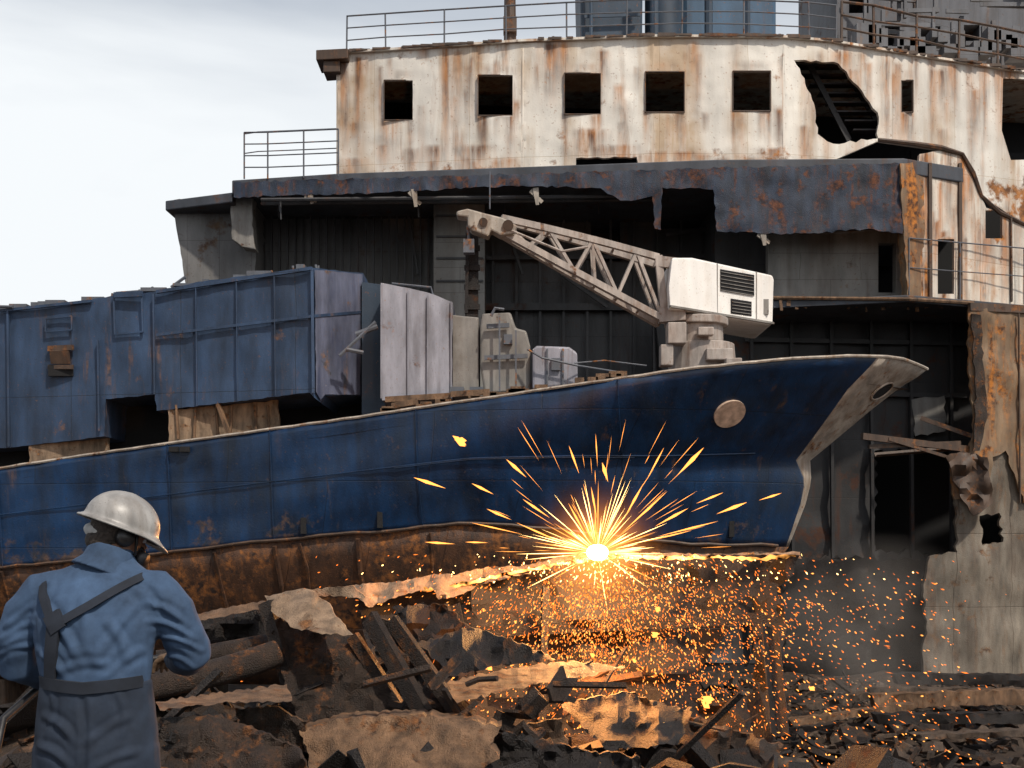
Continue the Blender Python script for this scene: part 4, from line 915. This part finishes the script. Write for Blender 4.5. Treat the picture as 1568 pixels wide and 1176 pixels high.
def hand(name,wr,fw,upv,thumb_side):
    b=Bld(); fw=Vector(fw).normalized(); up=Vector(upv); sd=fw.cross(up).normalized(); up=sd.cross(fw)
    b.path([wr-fw*.03,wr,wr+fw*.05,wr+fw*.09],[(.028,.024),(.030,.022),(.042,.018),(.040,.015)],14)
    for i,(L) in enumerate((.062,.072,.068,.054)):
        o=wr+fw*.085+sd*((i-1.5)*.0205); pts=[o]; d=fw.copy()
        for k,seg in enumerate((.45,.32,.23)):
            an=.55 if k==0 else .75; d=(d*math.cos(an)-up*math.sin(an)).normalized(); pts.append(pts[-1]+d*L*seg*1.15)
        b.path([o-fw*.02]+pts,[.0095,.0098,.009,.0082,.0065],8)
    o=wr+fw*.03+sd*thumb_side*.036; d=(fw*.6+sd*thumb_side*.6-up*.4).normalized(); b.path([o-d*.01,o+d*.028,o+d*.045-up*.012,o+d*.052-up*.032],[.013,.012,.0105,.008],8)
    organic(b,name,plain('leather_gloves' ,(.16,.10,.06),.8),.0035,2)
hand('right_hand',w(-1.26,.34,3.08),(-.55,.8,-.05),(0,-.1,1),-1); hand('left_hand',w(-1.62,.34,3.05),(.55,.8,0),(0,-.1,1),1)
HR=Matrix.Rotation(R(-52),3,'Z')@Matrix.Rotation(R(-20),3,'X')@Matrix.Rotation(R(6),3,'Y')
HC=w(-1.395,.10,3.545)
def hp(x,y,z): return HC+HR@Vector((x,y,z))
skin=plain('skin',(.26,.13,.08),.6,.2,60,.15)
b=Bld(); b.ell(HC,(.074,.094,.108),HR); b.ell(hp(0,.03,-.062),(.052,.062,.052),HR); b.path([hp(0,.07,.015),hp(0,.106,-.022),hp(0,.096,-.034)],[.010,.015,.011],8)
for sx in(-1,1):
    b.ell(hp(sx*.077,-.005,-.005),(.010,.019,.030),HR); b.ell(hp(sx*.03,.076,.012),(.02,.014,.008),HR)
b.ell(hp(0,.088,-.055),(.024,.01,.006),HR); b.ell(hp(0,.086,-.066),(.02,.01,.006),HR)
b.path([w(-1.41,.07,3.42),w(-1.395,.09,3.50)],[.058,.056],14)
organic(b,'head',skin,.006,3)
b=Bld()
for sx in(-1,1): b.ell(hp(sx*.031,.086,.004),(.012,.008,.009),HR)
b.obj('eyes',plain('eye_white',(.7,.7,.7),.3),wk,True)
b=Bld(); b.ell(hp(0,-.018,.012),(.079,.088,.098),HR); b.ell(hp(0,-.05,-.05),(.064,.052,.045),HR); organic(b,'hair',plain('grey_brown_hair',(.045,.033,.026),.8,.8,90,.5),.006,2)
b=Bld(); b.ell(hp(-.022,-.046,-.022),(.080,.066,.034),HR)
organic(b,'helmet_sweat_liner',clothmat('pale_cloth',(.42,.41,.39),1,.1),.005,3)
b=Bld(); b.ell(hp(0,.088,-.050),(.038,.032,.036),HR)
for sx in(-1,1): b.path([hp(sx*.03,.09,-.055),hp(sx*.055,.105,-.06)],[.024,.026],14)
b.obj('face_shade_mask',plain('face_shade_dark',(.03,.03,.032),.5),wk,True)  # dark mask shape added to darken the face like shade
b=Bld()
for sx in(-1,1): b.path([hp(sx*.075,.0,-.01),hp(sx*.105,.0,-.01)],[.036,.028],16)
b.path([hp(.085,.03,.03),hp(.07,.06,-.05),hp(0,.055,-.118)],.006,6); b.path([hp(-.085,.03,.03),hp(-.07,.06,-.05),hp(0,.055,-.118)],.006,6)
b.obj('ear_defenders',plain('black_plastic',(.02,.018,.018),.4),wk,True)
b=Bld(); b.path([w(-1.435,.045,3.40),w(-1.42,.055,3.44),w(-1.41,.07,3.485)],[(.118,.10),(.088,.08),(.080,.075)],22); organic(b,'collar',shirt,.006,4)
v=[];f=[];n=40;rows=[]
KH=.90
HT=lambda x,y,z: hp(x*KH,y*KH,z*KH+.030)
prof=[(i/12*math.pi/2) for i in range(13)]
for ph in prof[::-1]:
    rows.append([HT(.122*math.cos(ph)*math.cos(a),.148*math.cos(ph)*math.sin(a)*1.0,.122*math.sin(ph)**.92+ (.008*math.exp(-(math.cos(a)*math.cos(ph)/.12)**2)*math.cos(ph)**.2 if ph<1.5 else .008)) for a in [2*math.pi*k/n for k in range(n)]])
for e,dz in ((.006,-.008),(.020,-.014),(.026,-.016),(.026,-.021),(.010,-.016)):
    row=[]
    for k in range(n):
        a=2*math.pi*k/n; fr=max(0,math.sin(a))**3; ee=e*(1+1.6*fr); row.append(HT((.122+e)*math.cos(a),(.148+ee)*math.sin(a),dz-.028*fr*e/.026))
    rows.append(row)
for r in rows: v+=r
for i in range(len(rows)-1):
    for k in range(n): f.append((i*n+k,i*n+(k+1)%n,(i+1)*n+(k+1)%n,(i+1)*n+k))
me=bpy.data.meshes.new('hard_hat'); me.from_pydata(v,[],f); me.update()
hatm=steel('scuffed_helmet',(.36,.35,.335),patch=.18,streak=.3,rust_l=(.17,.12,.085),rust_d=(.08,.065,.055),dirt=.5,scale=10,rough=.4,bump=.2,dist=.004,stain=.6,stainc=(.18,.15,.12))
o=link('hard_hat',me,hatm,wk,True); s=o.modifiers.new('s','SOLIDIFY'); s.thickness=.003; s=o.modifiers.new('ss','SUBSURF'); s.levels=1; s.render_levels=1

# ================================================= WORLD, SUN, CAMERA
EL=R(50); AZ=R(146)
wd=bpy.data.worlds.new('World'); scene.world=wd; wd.use_nodes=True; nt=wd.node_tree; N=nt.nodes.new; L=nt.links.new
bg=nt.nodes['Background']; bg.inputs['Strength'].default_value=.092
sk=N('ShaderNodeTexSky'); sk.sky_type='NISHITA'; sk.sun_disc=False; sk.sun_elevation=EL; sk.sun_rotation=AZ; sk.dust_density=3
tc=N('ShaderNodeTexCoord'); mp=N('ShaderNodeMapping'); mp.inputs['Scale'].default_value=(1.2,1.2,4.5); mp.inputs['Location'].default_value=(.3,.1,.2); L(tc.outputs['Generated'],mp.inputs[0])
n=N('ShaderNodeTexNoise'); n.inputs['Scale'].default_value=1.6; n.inputs['Detail'].default_value=6; n.inputs['Distortion'].default_value=.4; L(mp.outputs[0],n.inputs['Vector'])
sx=N('ShaderNodeSeparateXYZ'); L(tc.outputs['Generated'],sx.inputs[0])
hz=N('ShaderNodeMapRange'); hz.inputs['From Min'].default_value=.30; hz.inputs['From Max'].default_value=.56; hz.inputs['To Min'].default_value=.95; hz.inputs['To Max'].default_value=-.4; L(sx.outputs[2],hz.inputs['Value'])
r=N('ShaderNodeMapRange'); r.inputs['From Min'].default_value=.35; r.inputs['From Max'].default_value=.65; r.inputs['To Min'].default_value=-0.08; r.inputs['To Max'].default_value=.35; L(n.outputs['Fac'],r.inputs['Value'])
a=N('ShaderNodeMath'); a.use_clamp=True; L(hz.outputs[0],a.inputs[0]); L(r.outputs[0],a.inputs[1])
mx=N('ShaderNodeMix'); mx.data_type='RGBA'; L(a.outputs[0],mx.inputs[0]); L(sk.outputs[0],mx.inputs[6]); mx.inputs[7].default_value=(10.1,10.5,10.8,1); L(mx.outputs[2],bg.inputs['Color'])
sl_=bpy.data.lights.new('sun','SUN'); sl_.energy=3.3; sl_.angle=R(2); sl_.color=(1,.915,.80); so=bpy.data.objects.new('sun',sl_); scene.collection.objects.link(so)
sd=Vector((math.sin(AZ)*math.cos(EL),math.cos(AZ)*math.cos(EL),math.sin(EL))); so.rotation_euler=sd.to_track_quat('Z','Y').to_euler(); so.location=(20,-20,40)
cam=bpy.data.cameras.new('camera'); co=bpy.data.objects.new('camera',cam); scene.collection.objects.link(co); co.location=(0,0,EYE); co.rotation_euler=(R(90),0,0)
cam.sensor_width=36; cam.lens=FOC/1568*36; cam.shift_y=(HV-588)/1568; cam.clip_start=.1; cam.clip_end=6000
scene.camera=co
scene.view_settings.view_transform='Standard'; scene.view_settings.look='None'; scene.view_settings.exposure=0
